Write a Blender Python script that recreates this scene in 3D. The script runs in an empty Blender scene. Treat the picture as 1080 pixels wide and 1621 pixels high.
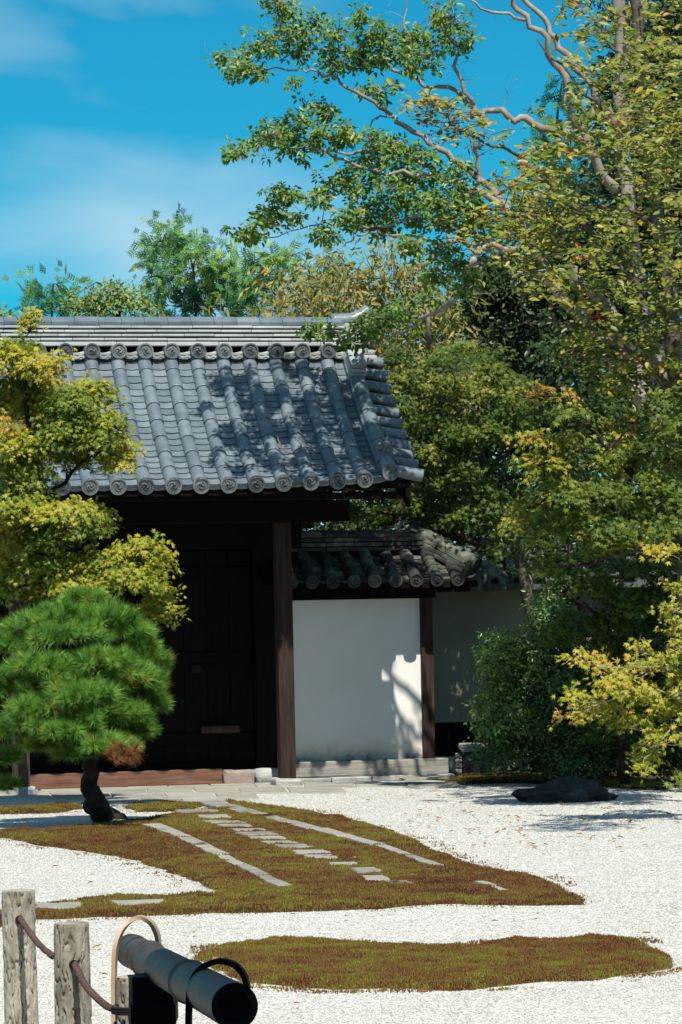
import bpy, math, random
import numpy as np
from mathutils import Vector, Matrix, noise as mnoise

# ------------------------------------------------------------------ camera, sky, sun, exposure
SC = bpy.context.scene
COL = SC.collection
F, EYE, ROLL = 5000.0, 1.6, 0.021            # focal length in photo pixels, eye height, camera roll
cam_d = bpy.data.cameras.new('camera'); cam = bpy.data.objects.new('camera', cam_d); COL.objects.link(cam)
cam_d.sensor_fit = 'VERTICAL'; cam_d.sensor_height = 24.0; cam_d.lens = 24.0 * F / 1621.0
cam_d.shift_y = (1000 - 810.5) / 1621.0
cam_d.clip_start = 0.1; cam_d.clip_end = 3000
cam.matrix_world = Matrix.Translation((0, 0, EYE)) @ Matrix.Rotation(math.radians(90), 4, 'X') @ Matrix.Rotation(-ROLL, 4, 'Z')
SC.camera = cam
SUN_EL, SUN_AZ = math.radians(57.5), math.radians(180 - 8.5)      # azimuth clockwise from +Y
w = bpy.data.worlds.new('World'); SC.world = w; w.use_nodes = True
nt = w.node_tree; nt.nodes.clear()
wo = nt.nodes.new('ShaderNodeOutputWorld'); bg = nt.nodes.new('ShaderNodeBackground')
sky = nt.nodes.new('ShaderNodeTexSky'); sky.sky_type = 'NISHITA'; sky.sun_disc = False
sky.sun_elevation = SUN_EL; sky.sun_rotation = SUN_AZ
sky.air_density = 1.0; sky.dust_density = 0.0; sky.ozone_density = 4.0; sky.altitude = 0
tint = nt.nodes.new('ShaderNodeMix'); tint.data_type = 'RGBA'; tint.blend_type = 'MULTIPLY'; tint.inputs[0].default_value = 1
tint.inputs[7].default_value = (0.085, 0.97, 1.12, 1)
nt.links.new(sky.outputs[0], tint.inputs[6])
tc = nt.nodes.new('ShaderNodeTexCoord'); mp = nt.nodes.new('ShaderNodeMapping')
mp.inputs['Scale'].default_value = (4.2, 4.2, 15); mp.inputs['Location'].default_value = (5.3, 1, 2.1); mp.inputs['Rotation'].default_value = (0, math.radians(-6), 0)
nz = nt.nodes.new('ShaderNodeTexNoise'); nz.inputs['Scale'].default_value = 1.0; nz.inputs['Detail'].default_value = 6; nz.inputs['Roughness'].default_value = .45; nz.inputs['Distortion'].default_value = .5
rp = nt.nodes.new('ShaderNodeValToRGB'); rp.color_ramp.elements[0].position = .42; rp.color_ramp.elements[1].position = .68
rp.color_ramp.elements[0].color = (0, 0, 0, 1); rp.color_ramp.elements[1].color = (.8, .8, .8, 1)
cl = nt.nodes.new('ShaderNodeMix'); cl.data_type = 'RGBA'; cl.inputs[7].default_value = (7.0, 9.2, 10.4, 1)
nt.links.new(tc.outputs['Generated'], mp.inputs[0]); nt.links.new(mp.outputs[0], nz.inputs[0]); nt.links.new(nz.outputs[0], rp.inputs[0])
nt.links.new(rp.outputs[0], cl.inputs[0]); nt.links.new(tint.outputs[2], cl.inputs[6]); nt.links.new(cl.outputs[2], bg.inputs[0])
bg.inputs[1].default_value = 0.066
nt.links.new(bg.outputs[0], wo.inputs[0])
sun_d = bpy.data.lights.new('sun', 'SUN'); sun = bpy.data.objects.new('sun', sun_d); COL.objects.link(sun)
sun_d.energy = 5.0; sun_d.angle = math.radians(0.55); sun_d.color = (1, .945, .84)
SDIR = Vector((math.sin(SUN_AZ) * math.cos(SUN_EL), math.cos(SUN_AZ) * math.cos(SUN_EL), math.sin(SUN_EL)))
sun.rotation_euler = (-SDIR).to_track_quat('-Z', 'Y').to_euler()
sun.location = SDIR * 60
vs = SC.view_settings; vs.view_transform = 'Standard'; vs.look = 'None'; vs.exposure = 0.42; vs.gamma = 1; vs.use_curve_mapping = False
SC.cycles.max_bounces = 5; SC.cycles.diffuse_bounces = 1; SC.cycles.transmission_bounces = 2; SC.cycles.transparent_max_bounces = 8
try: SC.cycles.use_denoising = True
except Exception: pass

# ------------------------------------------------------------------ helpers
RNG = np.random.default_rng(7)
R_ = random.Random(11)
def lev(px, py):
    dx, dy = px - 540.0, 1000.0 - py
    c, s = math.cos(ROLL), math.sin(ROLL)
    return dx * c + dy * s, -dx * s + dy * c
def P(px, py, Y):
    """a point of the garden seen at this place of the photo, Y metres out"""
    lx, ly = lev(px, py)
    return Vector((lx / F * Y, Y, EYE + ly / F * Y))
def Gd(px, py, z=0.0):
    lx, ly = lev(px, py)
    Y = F * (EYE - z) / (-ly)
    return Vector((lx / F * Y, Y, z))

def tag(o, label=None, cat=None, group=None, kind=None):
    if label: o['label'] = label
    if cat: o['category'] = cat
    if group: o['group'] = group
    if kind: o['kind'] = kind
    return o
def link(o, parent=None):
    COL.objects.link(o)
    if parent is not None: o.parent = parent
    return o
def empty(name, loc=(0, 0, 0), rz=0, label=None, cat=None, group=None):
    o = bpy.data.objects.new(name, None); o.empty_display_size = .2
    link(o); o.location = loc; o.rotation_euler = (0, 0, rz)
    return tag(o, label, cat, group)
def mesh(name, V, Fc, mat, smooth=False):
    me = bpy.data.meshes.new(name); me.from_pydata([tuple(v) for v in V], [], [tuple(f) for f in Fc]); me.validate()
    me.materials.append(mat)
    if smooth: me.polygons.foreach_set('use_smooth', [True] * len(me.polygons))
    me.update(); return me
def ob(name, me, parent=None, M=None):
    o = bpy.data.objects.new(name, me); link(o, parent)
    if M is not None: o.matrix_basis = M
    return o
def npmesh(name, V, Fidx, n, mat, attrs=None, smooth=False):
    """V (k,3), Fidx flat loop indices, n verts per face"""
    me = bpy.data.meshes.new(name)
    V = np.ascontiguousarray(V, dtype=np.float32); Fidx = np.ascontiguousarray(Fidx, dtype=np.int32).ravel()
    me.vertices.add(len(V)); me.vertices.foreach_set('co', V.ravel())
    nf = len(Fidx) // n
    me.loops.add(len(Fidx)); me.loops.foreach_set('vertex_index', Fidx)
    me.polygons.add(nf); me.polygons.foreach_set('loop_start', np.arange(0, nf * n, n, dtype=np.int32))
    me.polygons.foreach_set('loop_total', np.full(nf, n, dtype=np.int32))
    if smooth: me.polygons.foreach_set('use_smooth', np.ones(nf, dtype=bool))
    for k, a in (attrs or {}).items():
        at = me.attributes.new(k, 'FLOAT', 'POINT'); at.data.foreach_set('value', np.ascontiguousarray(a, dtype=np.float32))
    me.materials.append(mat); me.update(calc_edges=True); return me

class MB:
    def __init__(s): s.V = []; s.F = []
    def add(s, V, Fc):
        b = len(s.V); s.V += [Vector(v) for v in V]; s.F += [tuple(i + b for i in f) for f in Fc]; return s
    def box(s, x0, x1, y0, y1, z0, z1, bev=0.0, jit=0.0):
        b = min(bev, (x1 - x0) / 2.2, (y1 - y0) / 2.2, (z1 - z0) / 2.2)
        if b <= 0:
            V = [(x, y, z) for z in (z0, z1) for y in (y0, y1) for x in (x0, x1)]
            Fc = [(0, 2, 3, 1), (4, 5, 7, 6), (0, 1, 5, 4), (2, 6, 7, 3), (0, 4, 6, 2), (1, 3, 7, 5)]
            return s.add(V, Fc)
        import bmesh
        bm = bmesh.new(); bmesh.ops.create_cube(bm, size=1)
        for v in bm.verts: v.co = Vector(((x0 + x1) / 2 + v.co.x * (x1 - x0), (y0 + y1) / 2 + v.co.y * (y1 - y0), (z0 + z1) / 2 + v.co.z * (z1 - z0)))
        bmesh.ops.bevel(bm, geom=bm.edges[:], offset=b, segments=2, affect='EDGES', profile=.6)
        if jit:
            for v in bm.verts: v.co += jit * Vector((R_.uniform(-1, 1), R_.uniform(-1, 1), R_.uniform(-1, 1)))
        bm.verts.index_update(); V = [v.co.copy() for v in bm.verts]; Fc = [tuple(v.index for v in f.verts) for f in bm.faces]; bm.free()
        return s.add(V, Fc)
    def tube(s, pts, radii, n=8, cap=True):
        pts = [Vector(p) for p in pts]; rings = []; ref = None
        b = len(s.V)
        for i, p in enumerate(pts):
            t = (pts[min(i + 1, len(pts) - 1)] - pts[max(i - 1, 0)])
            if t.length < 1e-9: t = Vector((0, 0, 1))
            t.normalize()
            if ref is None:
                ref = Vector((0, 0, 1)) if abs(t.z) < .9 else Vector((1, 0, 0))
            a = ref - t * ref.dot(t)
            if a.length < 1e-6: a = t.orthogonal()
            a.normalize(); ref = a; c = t.cross(a)
            r = radii[i]
            for k in range(n):
                an = 2 * math.pi * k / n
                s.V.append(p + a * (r * math.cos(an)) + c * (r * math.sin(an)))
        for i in range(len(pts) - 1):
            for k in range(n):
                k2 = (k + 1) % n
                s.F.append((b + i * n + k, b + i * n + k2, b + (i + 1) * n + k2, b + (i + 1) * n + k))
        if cap:
            s.F.append(tuple(b + k for k in reversed(range(n)))); e = b + (len(pts) - 1) * n
            s.F.append(tuple(e + k for k in range(n)))
        return s
    def me(s, name, mat, smooth=False): return mesh(name, s.V, s.F, mat, smooth)
    def ob(s, name, mat, parent=None, smooth=False, M=None): return ob(name, s.me(name, mat, smooth), parent, M)

def smooth_line(pts, sub=4):
    pts = [Vector(p) for p in pts]
    if len(pts) < 3: sub_pts = []
    out = []
    for i in range(len(pts) - 1):
        p0, p1, p2, p3 = pts[max(i - 1, 0)], pts[i], pts[i + 1], pts[min(i + 2, len(pts) - 1)]
        for k in range(sub):
            t = k / sub
            out.append(.5 * ((2 * p1) + (p2 - p0) * t + (2 * p0 - 5 * p1 + 4 * p2 - p3) * t * t + (3 * p1 - p0 - 3 * p2 + p3) * t ** 3))
    out.append(pts[-1]); return out

# ------------------------------------------------------------------ materials
def newmat(name):
    m = bpy.data.materials.new(name); m.use_nodes = True; t = m.node_tree
    return m, t, t.nodes['Principled BSDF']
def N(t, kind, **kw):
    n = t.nodes.new(kind)
    for k, v in kw.items(): n.inputs[k.replace('_', ' ')].default_value = v
    return n
def ramp(t, stops):
    r = t.nodes.new('ShaderNodeValToRGB'); cr = r.color_ramp
    while len(cr.elements) > 1: cr.elements.remove(cr.elements[-1])
    cr.elements[0].position = stops[0][0]; cr.elements[0].color = (*stops[0][1], 1)
    for p, c in stops[1:]:
        e = cr.elements.new(p); e.color = (*c, 1)
    return r
def basic(name, stops, scale=6, rough=.7, bump=.3, bscale=30, spec=.3, stretch=(1, 1, 1), rnd=0.25, coord='Object', bdist=.01, detail=6):
    """noise-ramped colour with a little per-object change and bump"""
    m, t, b = newmat(name)
    tcn = t.nodes.new('ShaderNodeTexCoord'); mpn = t.nodes.new('ShaderNodeMapping'); mpn.inputs['Scale'].default_value = stretch
    t.links.new(tcn.outputs[coord], mpn.inputs[0])
    oi = t.nodes.new('ShaderNodeObjectInfo')
    va = t.nodes.new('ShaderNodeVectorMath'); va.operation = 'MULTIPLY_ADD'
    t.links.new(oi.outputs['Random'], va.inputs[0]); va.inputs[1].default_value = (37, 17, 53); t.links.new(mpn.outputs[0], va.inputs[2])
    n1 = N(t, 'ShaderNodeTexNoise', Scale=scale, Detail=detail, Roughness=.6); t.links.new(va.outputs[0], n1.inputs[0])
    ma = t.nodes.new('ShaderNodeMath'); ma.operation = 'MULTIPLY_ADD'; ma.inputs[1].default_value = rnd
    t.links.new(oi.outputs['Random'], ma.inputs[0])
    mb = t.nodes.new('ShaderNodeMath'); mb.operation = 'SUBTRACT'; mb.inputs[1].default_value = rnd / 2
    t.links.new(n1.outputs[0], mb.inputs[0]); t.links.new(mb.outputs[0], ma.inputs[2])
    r = ramp(t, stops); t.links.new(ma.outputs[0], r.inputs[0]); t.links.new(r.outputs[0], b.inputs['Base Color'])
    b.inputs['Roughness'].default_value = rough; b.inputs['Specular IOR Level'].default_value = spec
    n2 = N(t, 'ShaderNodeTexNoise', Scale=bscale, Detail=8, Roughness=.65); t.links.new(va.outputs[0], n2.inputs[0])
    bp = N(t, 'ShaderNodeBump', Strength=bump, Distance=bdist); t.links.new(n2.outputs[0], bp.inputs['Height']); t.links.new(bp.outputs[0], b.inputs['Normal'])
    return m
def leafmat(name, stops, trans=.35, rough=.5, spec=.25, jitter=.35, gain=1.0):
    stops = [(p, tuple(min(.9, c * gain) for c in col)) for p, col in stops]
    m, t, b = newmat(name)
    at = t.nodes.new('ShaderNodeAttribute'); at.attribute_name = 'tone'
    ge = t.nodes.new('ShaderNodeNewGeometry')
    ma = t.nodes.new('ShaderNodeMath'); ma.operation = 'MULTIPLY_ADD'; ma.inputs[1].default_value = jitter
    t.links.new(ge.outputs['Random Per Island'], ma.inputs[0])
    mb = t.nodes.new('ShaderNodeMath'); mb.operation = 'SUBTRACT'; mb.inputs[1].default_value = jitter / 2
    t.links.new(at.outputs['Fac'], mb.inputs[0]); t.links.new(mb.outputs[0], ma.inputs[2])
    r = ramp(t, stops); t.links.new(ma.outputs[0], r.inputs[0])
    t.links.new(r.outputs[0], b.inputs['Base Color']); b.inputs['Roughness'].default_value = rough; b.inputs['Specular IOR Level'].default_value = spec
    tr = t.nodes.new('ShaderNodeBsdfTranslucent'); t.links.new(r.outputs[0], tr.inputs[0])
    mx = t.nodes.new('ShaderNodeMixShader'); mx.inputs[0].default_value = trans
    t.links.new(b.outputs[0], mx.inputs[1]); t.links.new(tr.outputs[0], mx.inputs[2])
    t.links.new(mx.outputs[0], t.nodes['Material Output'].inputs[0])
    return m

M = {}
M['tile'] = basic('roof tile', [(.2, (.07, .095, .118)), (.5, (.12, .155, .182)), (.8, (.19, .228, .25))], scale=5.5, rough=.36, bump=.16, bscale=60, spec=.5, rnd=.2)
M['tile_light'] = basic('weathered ridge tile', [(.2, (.28, .305, .31)), (.5, (.42, .445, .445)), (.85, (.55, .575, .565))], scale=5, rough=.55, bump=.15, bscale=50, spec=.4, rnd=.35)
M['tile_pale'] = basic('pale end tile', [(.2, (.22, .24, .245)), (.6, (.34, .36, .36)), (.85, (.46, .475, .47))], scale=5, rough=.6, bump=.15, bscale=50, rnd=.2)
M['tile_old'] = basic('lichened tile', [(.25, (.014, .016, .015)), (.5, (.045, .05, .046)), (.65, (.11, .12, .098)), (.85, (.23, .24, .19))], scale=9, rough=.7, bump=.3, bscale=60, rnd=.3)
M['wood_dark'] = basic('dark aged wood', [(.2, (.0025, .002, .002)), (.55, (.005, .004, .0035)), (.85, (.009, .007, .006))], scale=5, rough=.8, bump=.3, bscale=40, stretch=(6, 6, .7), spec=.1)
M['wood_brown'] = basic('brown weathered wood', [(.2, (.016, .010, .009)), (.5, (.045, .025, .021)), (.7, (.085, .052, .042)), (.9, (.22, .165, .14))], scale=4, rough=.75, bump=.5, bscale=26, stretch=(9, 9, .6), spec=.2)
M['wood_red'] = basic('reddish threshold wood', [(.2, (.06, .025, .018)), (.5, (.13, .06, .04)), (.85, (.24, .13, .09))], scale=4, rough=.75, bump=.4, bscale=26, stretch=(.6, 9, 9), spec=.2)
M['wood_grey'] = basic('grey weathered sill timber', [(.2, (.10, .095, .085)), (.5, (.26, .25, .22)), (.85, (.42, .40, .36))], scale=4, rough=.85, bump=.7, bscale=22, stretch=(.5, 9, 9), spec=.1)
M['stone'] = basic('granite', [(.2, (.20, .205, .20)), (.5, (.36, .36, .345)), (.85, (.5, .5, .47))], scale=7, rough=.85, bump=.6, bscale=45, spec=.2, bdist=.02)
M['slab'] = basic('path slab', [(.2, (.14, .135, .115)), (.45, (.235, .225, .195)), (.85, (.35, .335, .295))], scale=5, rough=.85, bump=.5, bscale=40, spec=.2, bdist=.015)
M['pave'] = basic('pale paving', [(.2, (.17, .165, .14)), (.5, (.29, .28, .245)), (.85, (.39, .38, .335))], scale=3, rough=.85, bump=.4, bscale=35, spec=.2, bdist=.015)
M['stone_pink'] = basic('pinkish stone', [(.2, (.14, .10, .085)), (.5, (.25, .19, .165)), (.85, (.36, .29, .26))], scale=6, rough=.85, bump=.5, bscale=40, spec=.2)
M['rock'] = basic('dark garden rock', [(.3, (.012, .014, .014)), (.48, (.028, .032, .031)), (.6, (.065, .07, .066)), (.72, (.22, .24, .23))], scale=4, rough=.7, bump=.9, bscale=12, spec=.3, bdist=.03)
M['soil'] = basic('garden soil and litter', [(.2, (.018, .014, .008)), (.5, (.045, .036, .018)), (.7, (.09, .08, .03)), (.9, (.14, .11, .06))], scale=3, rough=.95, bump=.8, bscale=25, spec=.1, bdist=.03)
M['bark_pale'] = basic('smooth pale bark', [(.2, (.09, .07, .055)), (.42, (.19, .155, .125)), (.6, (.29, .25, .21)), (.85, (.42, .38, .33))], scale=7, rough=.8, bump=.5, bscale=16, spec=.15, stretch=(1, 1, .4), bdist=.02)
M['bark_dark'] = basic('dark bark', [(.2, (.012, .010, .008)), (.5, (.035, .027, .02)), (.85, (.085, .07, .055))], scale=9, rough=.9, bump=1, bscale=22, spec=.1, bdist=.03)
M['bark_mid'] = basic('grey brown bark', [(.2, (.04, .032, .025)), (.5, (.10, .082, .065)), (.85, (.22, .19, .16))], scale=9, rough=.9, bump=.8, bscale=22, spec=.1, bdist=.02)
M['post_bark'] = basic('grey fence post bark', [(.25, (.11, .095, .075)), (.45, (.25, .225, .18)), (.6, (.36, .335, .28)), (.85, (.50, .47, .40))], scale=9, rough=.9, bump=.9, bscale=30, spec=.1, stretch=(2.5, 2.5, .8), bdist=.012)
M['rope'] = basic('dark fibre rope', [(.2, (.05, .03, .026)), (.5, (.11, .068, .058)), (.85, (.2, .13, .11))], scale=60, rough=.85, bump=.8, bscale=160, spec=.15, bdist=.004)
M['bamboo'] = basic('aged bamboo', [(.25, (.03, .024, .021)), (.5, (.065, .052, .045)), (.85, (.16, .13, .11))], scale=3, rough=.5, bump=.04, bscale=22, spec=.12, stretch=(6, 6, 6))
M['bamboo_tan'] = basic('split tan bamboo', [(.25, (.20, .13, .075)), (.5, (.33, .23, .15)), (.85, (.46, .35, .25))], scale=8, rough=.45, bump=.1, bscale=40, spec=.4)
M['black_wood_and_shade'] = basic('black wood and painted shade', [(.3, (.006, .006, .007)), (.8, (.016, .015, .016))], scale=6, rough=.7, bump=.4, bscale=30, spec=.15)  # also stands in for shade on the near hoop, pole end and holes
M['fallen'] = leafmat('fallen leaf', [(0, (.22, .09, .03)), (.4, (.36, .17, .06)), (.7, (.42, .30, .12)), (1, (.30, .06, .03))], trans=.15, jitter=1)

def plaster_mat():
    m, t, b = newmat('white plaster with stained foot')
    tcn = t.nodes.new('ShaderNodeTexCoord'); sx = t.nodes.new('ShaderNodeSeparateXYZ'); t.links.new(tcn.outputs['Object'], sx.inputs[0])
    n = N(t, 'ShaderNodeTexNoise', Scale=3.2, Detail=8, Roughness=.65); t.links.new(tcn.outputs['Object'], n.inputs[0])
    st = t.nodes.new('ShaderNodeMapRange'); st.inputs[1].default_value = .60; st.inputs[2].default_value = .26; st.clamp = True; t.links.new(sx.outputs[2], st.inputs[0])
    mu = t.nodes.new('ShaderNodeMath'); mu.operation = 'MULTIPLY'; t.links.new(st.outputs[0], mu.inputs[0]); t.links.new(n.outputs[0], mu.inputs[1])
    r = ramp(t, [(.0, (.78, .78, .745)), (.2, (.77, .765, .72)), (.36, (.70, .66, .58)), (.47, (.50, .49, .45)), (.56, (.22, .23, .23))]); t.links.new(mu.outputs[0], r.inputs[0])
    n3 = N(t, 'ShaderNodeTexNoise', Scale=1.3, Detail=5, Roughness=.6); t.links.new(tcn.outputs['Object'], n3.inputs[0])
    r3 = ramp(t, [(.3, (.9, .9, .87)), (.65, (1, 1, 1))]); t.links.new(n3.outputs[0], r3.inputs[0])
    mx = t.nodes.new('ShaderNodeMix'); mx.data_type = 'RGBA'; mx.blend_type = 'MULTIPLY'; mx.inputs[0].default_value = 1
    t.links.new(r.outputs[0], mx.inputs[6]); t.links.new(r3.outputs[0], mx.inputs[7])
    t.links.new(mx.outputs[2], b.inputs['Base Color']); b.inputs['Roughness'].default_value = .9; b.inputs['Specular IOR Level'].default_value = .1
    n2 = N(t, 'ShaderNodeTexNoise', Scale=40, Detail=6); t.links.new(tcn.outputs['Object'], n2.inputs[0])
    bp = N(t, 'ShaderNodeBump', Strength=.12, Distance=.01); t.links.new(n2.outputs[0], bp.inputs['Height']); t.links.new(bp.outputs[0], b.inputs['Normal'])
    return m
M['plaster'] = plaster_mat()
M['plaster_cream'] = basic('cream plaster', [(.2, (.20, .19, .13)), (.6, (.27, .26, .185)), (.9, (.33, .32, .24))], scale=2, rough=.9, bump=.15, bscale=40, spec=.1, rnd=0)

def gravel_mat():
    m, t, b = newmat('white granite gravel')
    tcn = t.nodes.new('ShaderNodeTexCoord')
    v = N(t, 'ShaderNodeTexVoronoi', Scale=75); t.links.new(tcn.outputs['Object'], v.inputs[0])
    v2 = N(t, 'ShaderNodeTexVoronoi', Scale=130); t.links.new(tcn.outputs['Object'], v2.inputs[0])
    n = N(t, 'ShaderNodeTexNoise', Scale=.9, Detail=5, Roughness=.6); t.links.new(tcn.outputs['Object'], n.inputs[0])
    bw = t.nodes.new('ShaderNodeRGBToBW'); t.links.new(v.outputs['Color'], bw.inputs[0])
    r = ramp(t, [(.12, (.22, .215, .195)), (.3, (.39, .385, .36)), (.55, (.465, .46, .435)), (.9, (.55, .547, .525))]); t.links.new(bw.outputs[0], r.inputs[0])
    r2 = ramp(t, [(.25, (.84, .82, .76)), (.5, (.97, .965, .945)), (.7, (1, 1, .99))]); t.links.new(n.outputs[0], r2.inputs[0])
    mx = t.nodes.new('ShaderNodeMix'); mx.data_type = 'RGBA'; mx.blend_type = 'MULTIPLY'; mx.inputs[0].default_value = 1
    t.links.new(r.outputs[0], mx.inputs[6]); t.links.new(r2.outputs[0], mx.inputs[7]); t.links.new(mx.outputs[2], b.inputs['Base Color'])
    b.inputs['Roughness'].default_value = .9; b.inputs['Specular IOR Level'].default_value = .15
    ad = t.nodes.new('ShaderNodeMath'); ad.operation = 'ADD'; t.links.new(v.outputs['Distance'], ad.inputs[0]); t.links.new(v2.outputs['Distance'], ad.inputs[1])
    bp = N(t, 'ShaderNodeBump', Strength=.4, Distance=.009); bp.invert = True; t.links.new(ad.outputs[0], bp.inputs['Height'])
    nw = N(t, 'ShaderNodeTexNoise', Scale=4.5, Detail=4, Roughness=.55); t.links.new(tcn.outputs['Object'], nw.inputs[0])
    bw2 = N(t, 'ShaderNodeBump', Strength=.7, Distance=.07); t.links.new(nw.outputs[0], bw2.inputs['Height']); t.links.new(bw2.outputs[0], bp.inputs['Normal'])
    t.links.new(bp.outputs[0], b.inputs['Normal'])
    return m
M['gravel'] = gravel_mat()
M['pebble'] = leafmat('gravel chips', [(0, (.13, .125, .11)), (.15, (.30, .295, .27)), (.5, (.465, .46, .435)), (1, (.60, .597, .575))], trans=0, rough=.9, spec=.15, jitter=1)
M['moss_base'] = basic('moss cushion', [(.3, (.03, .014, .008)), (.5, (.05, .03, .012)), (.7, (.08, .06, .02))], scale=3, rough=.95, bump=.8, bscale=60, spec=.05, coord='Object')
M['moss'] = leafmat('haircap moss', [(0, (.14, .045, .028)), (.25, (.28, .13, .06)), (.5, (.27, .175, .05)), (.72, (.19, .17, .032)), (1, (.31, .31, .055))], trans=.25, rough=.8, spec=.08, jitter=.95)

# ------------------------------------------------------------------ ground
def poly_sheet(name, pts, z, mat, kind='structure', label=None):
    me = bpy.data.meshes.new(name); me.from_pydata([(p[0], p[1], z) for p in pts], [], [tuple(range(len(pts)))]); me.materials.append(mat); me.update()
    o = ob(name, me); tag(o, label=label, kind=kind); return o
poly_sheet('ground', [(-900, -200), (900, -200), (900, 1800), (-900, 1800)], 0.0, M['soil'])
poly_sheet('gravel_court', [(-22, 3), (16, 3), (16, 27.6), (6.5, 29.0), (3.55, 30.2), (2.75, 31.0), (1.95, 31.9), (1.25, 32.6), (.9, 33.2), (-6, 33.2), (-22, 33.0)], 0.02, M['gravel'])

def in_poly(x, y, poly):
    inside = np.zeros(len(x), bool); n = len(poly); j = n - 1
    for i in range(n):
        xi, yi = poly[i][0], poly[i][1]; xj, yj = poly[j][0], poly[j][1]
        c = ((yi > y) != (yj > y)) & (x < (xj - xi) * (y - yi) / (yj - yi + 1e-12) + xi)
        inside ^= c; j = i
    return inside
def dist_poly(x, y, poly):
    d = np.full(len(x), 1e9); n = len(poly)
    for i in range(n):
        ax, ay = poly[i][0], poly[i][1]; bx, by = poly[(i + 1) % n][0], poly[(i + 1) % n][1]
        dx, dy = bx - ax, by - ay; L = dx * dx + dy * dy + 1e-12
        t = np.clip(((x - ax) * dx + (y - ay) * dy) / L, 0, 1)
        d = np.minimum(d, np.hypot(x - ax - t * dx, y - ay - t * dy))
    return d
def noise2(x, y, s, seed=0):
    """smooth value noise on arrays"""
    x = x * s + seed * 17.3; y = y * s + seed * 9.1
    xi = np.floor(x).astype(np.int64); yi = np.floor(y).astype(np.int64); fx = x - xi; fy = y - yi
    fx = fx * fx * (3 - 2 * fx); fy = fy * fy * (3 - 2 * fy)
    def h(a, b):
        v = np.sin(a * 127.1 + b * 311.7 + seed * 74.7) * 43758.5453; return v - np.floor(v)
    return (h(xi, yi) * (1 - fx) + h(xi + 1, yi) * fx) * (1 - fy) + (h(xi, yi + 1) * (1 - fx) + h(xi + 1, yi + 1) * fx) * fy
def roughen(pts, amp=.03, sub=6, seed=1):
    sm = smooth_line([(p.x, p.y, 0) for p in pts] + [(pts[0].x, pts[0].y, 0)], sub)[:-1]
    x = np.array([p.x for p in sm]); y = np.array([p.y for p in sm])
    nx = noise2(x, y, 5, seed) - .5; ny = noise2(x, y, 5, seed + 3) - .5
    n2 = noise2(x, y, 14, seed + 5) - .5
    return [(a + amp * 2 * b + amp * e, c + amp * 3 * d + amp * e) for a, b, c, d, e in zip(x, nx, y, ny, n2)]

# stones that lie in the moss, kept clear of moss blades
STONES = []
def gpoly(pxs): return [Gd(a, b) for a, b in pxs]
BED_FRONT = roughen(gpoly([(300, 1524), (331, 1508), (420, 1500), (520, 1497), (600, 1504), (640, 1507), (715, 1509), (765, 1501), (860, 1496), (940, 1492), (1000, 1495), (1040, 1504), (1070, 1524), (1079, 1536), (1040, 1547), (990, 1555), (940, 1561), (840, 1566), (740, 1577), (680, 1577), (615, 1573), (540, 1576), (450, 1571), (394, 1565), (340, 1548)]), .02, 5, 2)
BED_PATH = roughen(gpoly([(-60, 1317), (60, 1317), (140, 1312), (190, 1305), (240, 1298), (300, 1290), (345, 1281), (352, 1270), (430, 1280), (520, 1292), (600, 1311), (660, 1331), (700, 1351), (750, 1371), (800, 1384), (860, 1394), (910, 1414), (938, 1434), (900, 1440), (800, 1441), (700, 1438), (640, 1443), (560, 1448), (440, 1451), (350, 1452), (250, 1456), (150, 1460), (60, 1463), (-60, 1466)]), .03, 5, 4)
ISLAND = roughen(gpoly([(-60, 1330), (0, 1333), (100, 1350), (190, 1364), (250, 1386), (330, 1416), (260, 1424), (140, 1429), (60, 1437), (-60, 1440)]), .035, 5, 6)
BED_BACK = roughen(gpoly([(-60, 1284), (30, 1284), (100, 1279), (140, 1281), (120, 1288), (60, 1292), (-60, 1293)]), .05, 4, 8)
BED_WALL = roughen(gpoly([(700, 1241), (730, 1233), (790, 1230), (840, 1229), (960, 1232), (1060, 1245), (1040, 1255), (900, 1246), (830, 1244), (780, 1244), (730, 1246)]), .05, 4, 9)
BED_TUFT = roughen(gpoly([(190, 1277), (290, 1274), (330, 1278), (300, 1287), (220, 1290), (200, 1286)]), .05, 4, 10)

def slab_me(poly, z0, z1, name, mat, bev=.012):
    n = len(poly); c = sum((Vector((p[0], p[1], 0)) for p in poly), Vector()) / n
    V = [(p[0], p[1], z0) for p in poly] + [(p[0], p[1], z1 - bev) for p in poly]
    for p in poly:
        d = Vector((c.x - p[0], c.y - p[1], 0)); L = d.length; d = d / L if L else d
        V.append((p[0] + d.x * bev, p[1] + d.y * bev, z1))
    Fc = []
    for k in (0, 1):
        for i in range(n):
            j = (i + 1) % n; Fc.append((k * n + i, k * n + j, (k + 1) * n + j, (k + 1) * n + i))
    Fc.append(tuple(2 * n + i for i in range(n)))
    return mesh(name, V, Fc, mat)

# ---- paving by the gate and stones of the path
pav = empty('stone_pavement', Gd(300, 1258)); tag(pav, kind='structure')
def world_child(name, me, parent):
    o = bpy.data.objects.new(name, me); link(o, parent); o.matrix_parent_inverse = Matrix.Translation(-Vector(parent.location)) if parent.rotation_euler.z == 0 else parent.matrix_basis.inverted()
    return o
def slab_quad(q, jit=.012):
    out = []
    for i in range(4):
        a, b = Gd(*q[i]), Gd(*q[(i + 1) % 4])
        for k in range(3):
            p = a.lerp(b, k / 3); out.append((p.x + R_.uniform(-jit, jit), p.y + R_.uniform(-jit, jit)))
    return out
rows = [(1243, 1250.5), (1251, 1259.5), (1260, 1268.5), (1269, 1280)]
cuts = [[-60, 20, 95, 180, 262, 330, 402, 478, 560, 640, 726], [-60, 55, 140, 225, 300, 372, 448, 540], [-60, 70, 165, 250, 330, 398], [110, 205, 272, 346, 380]]
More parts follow.
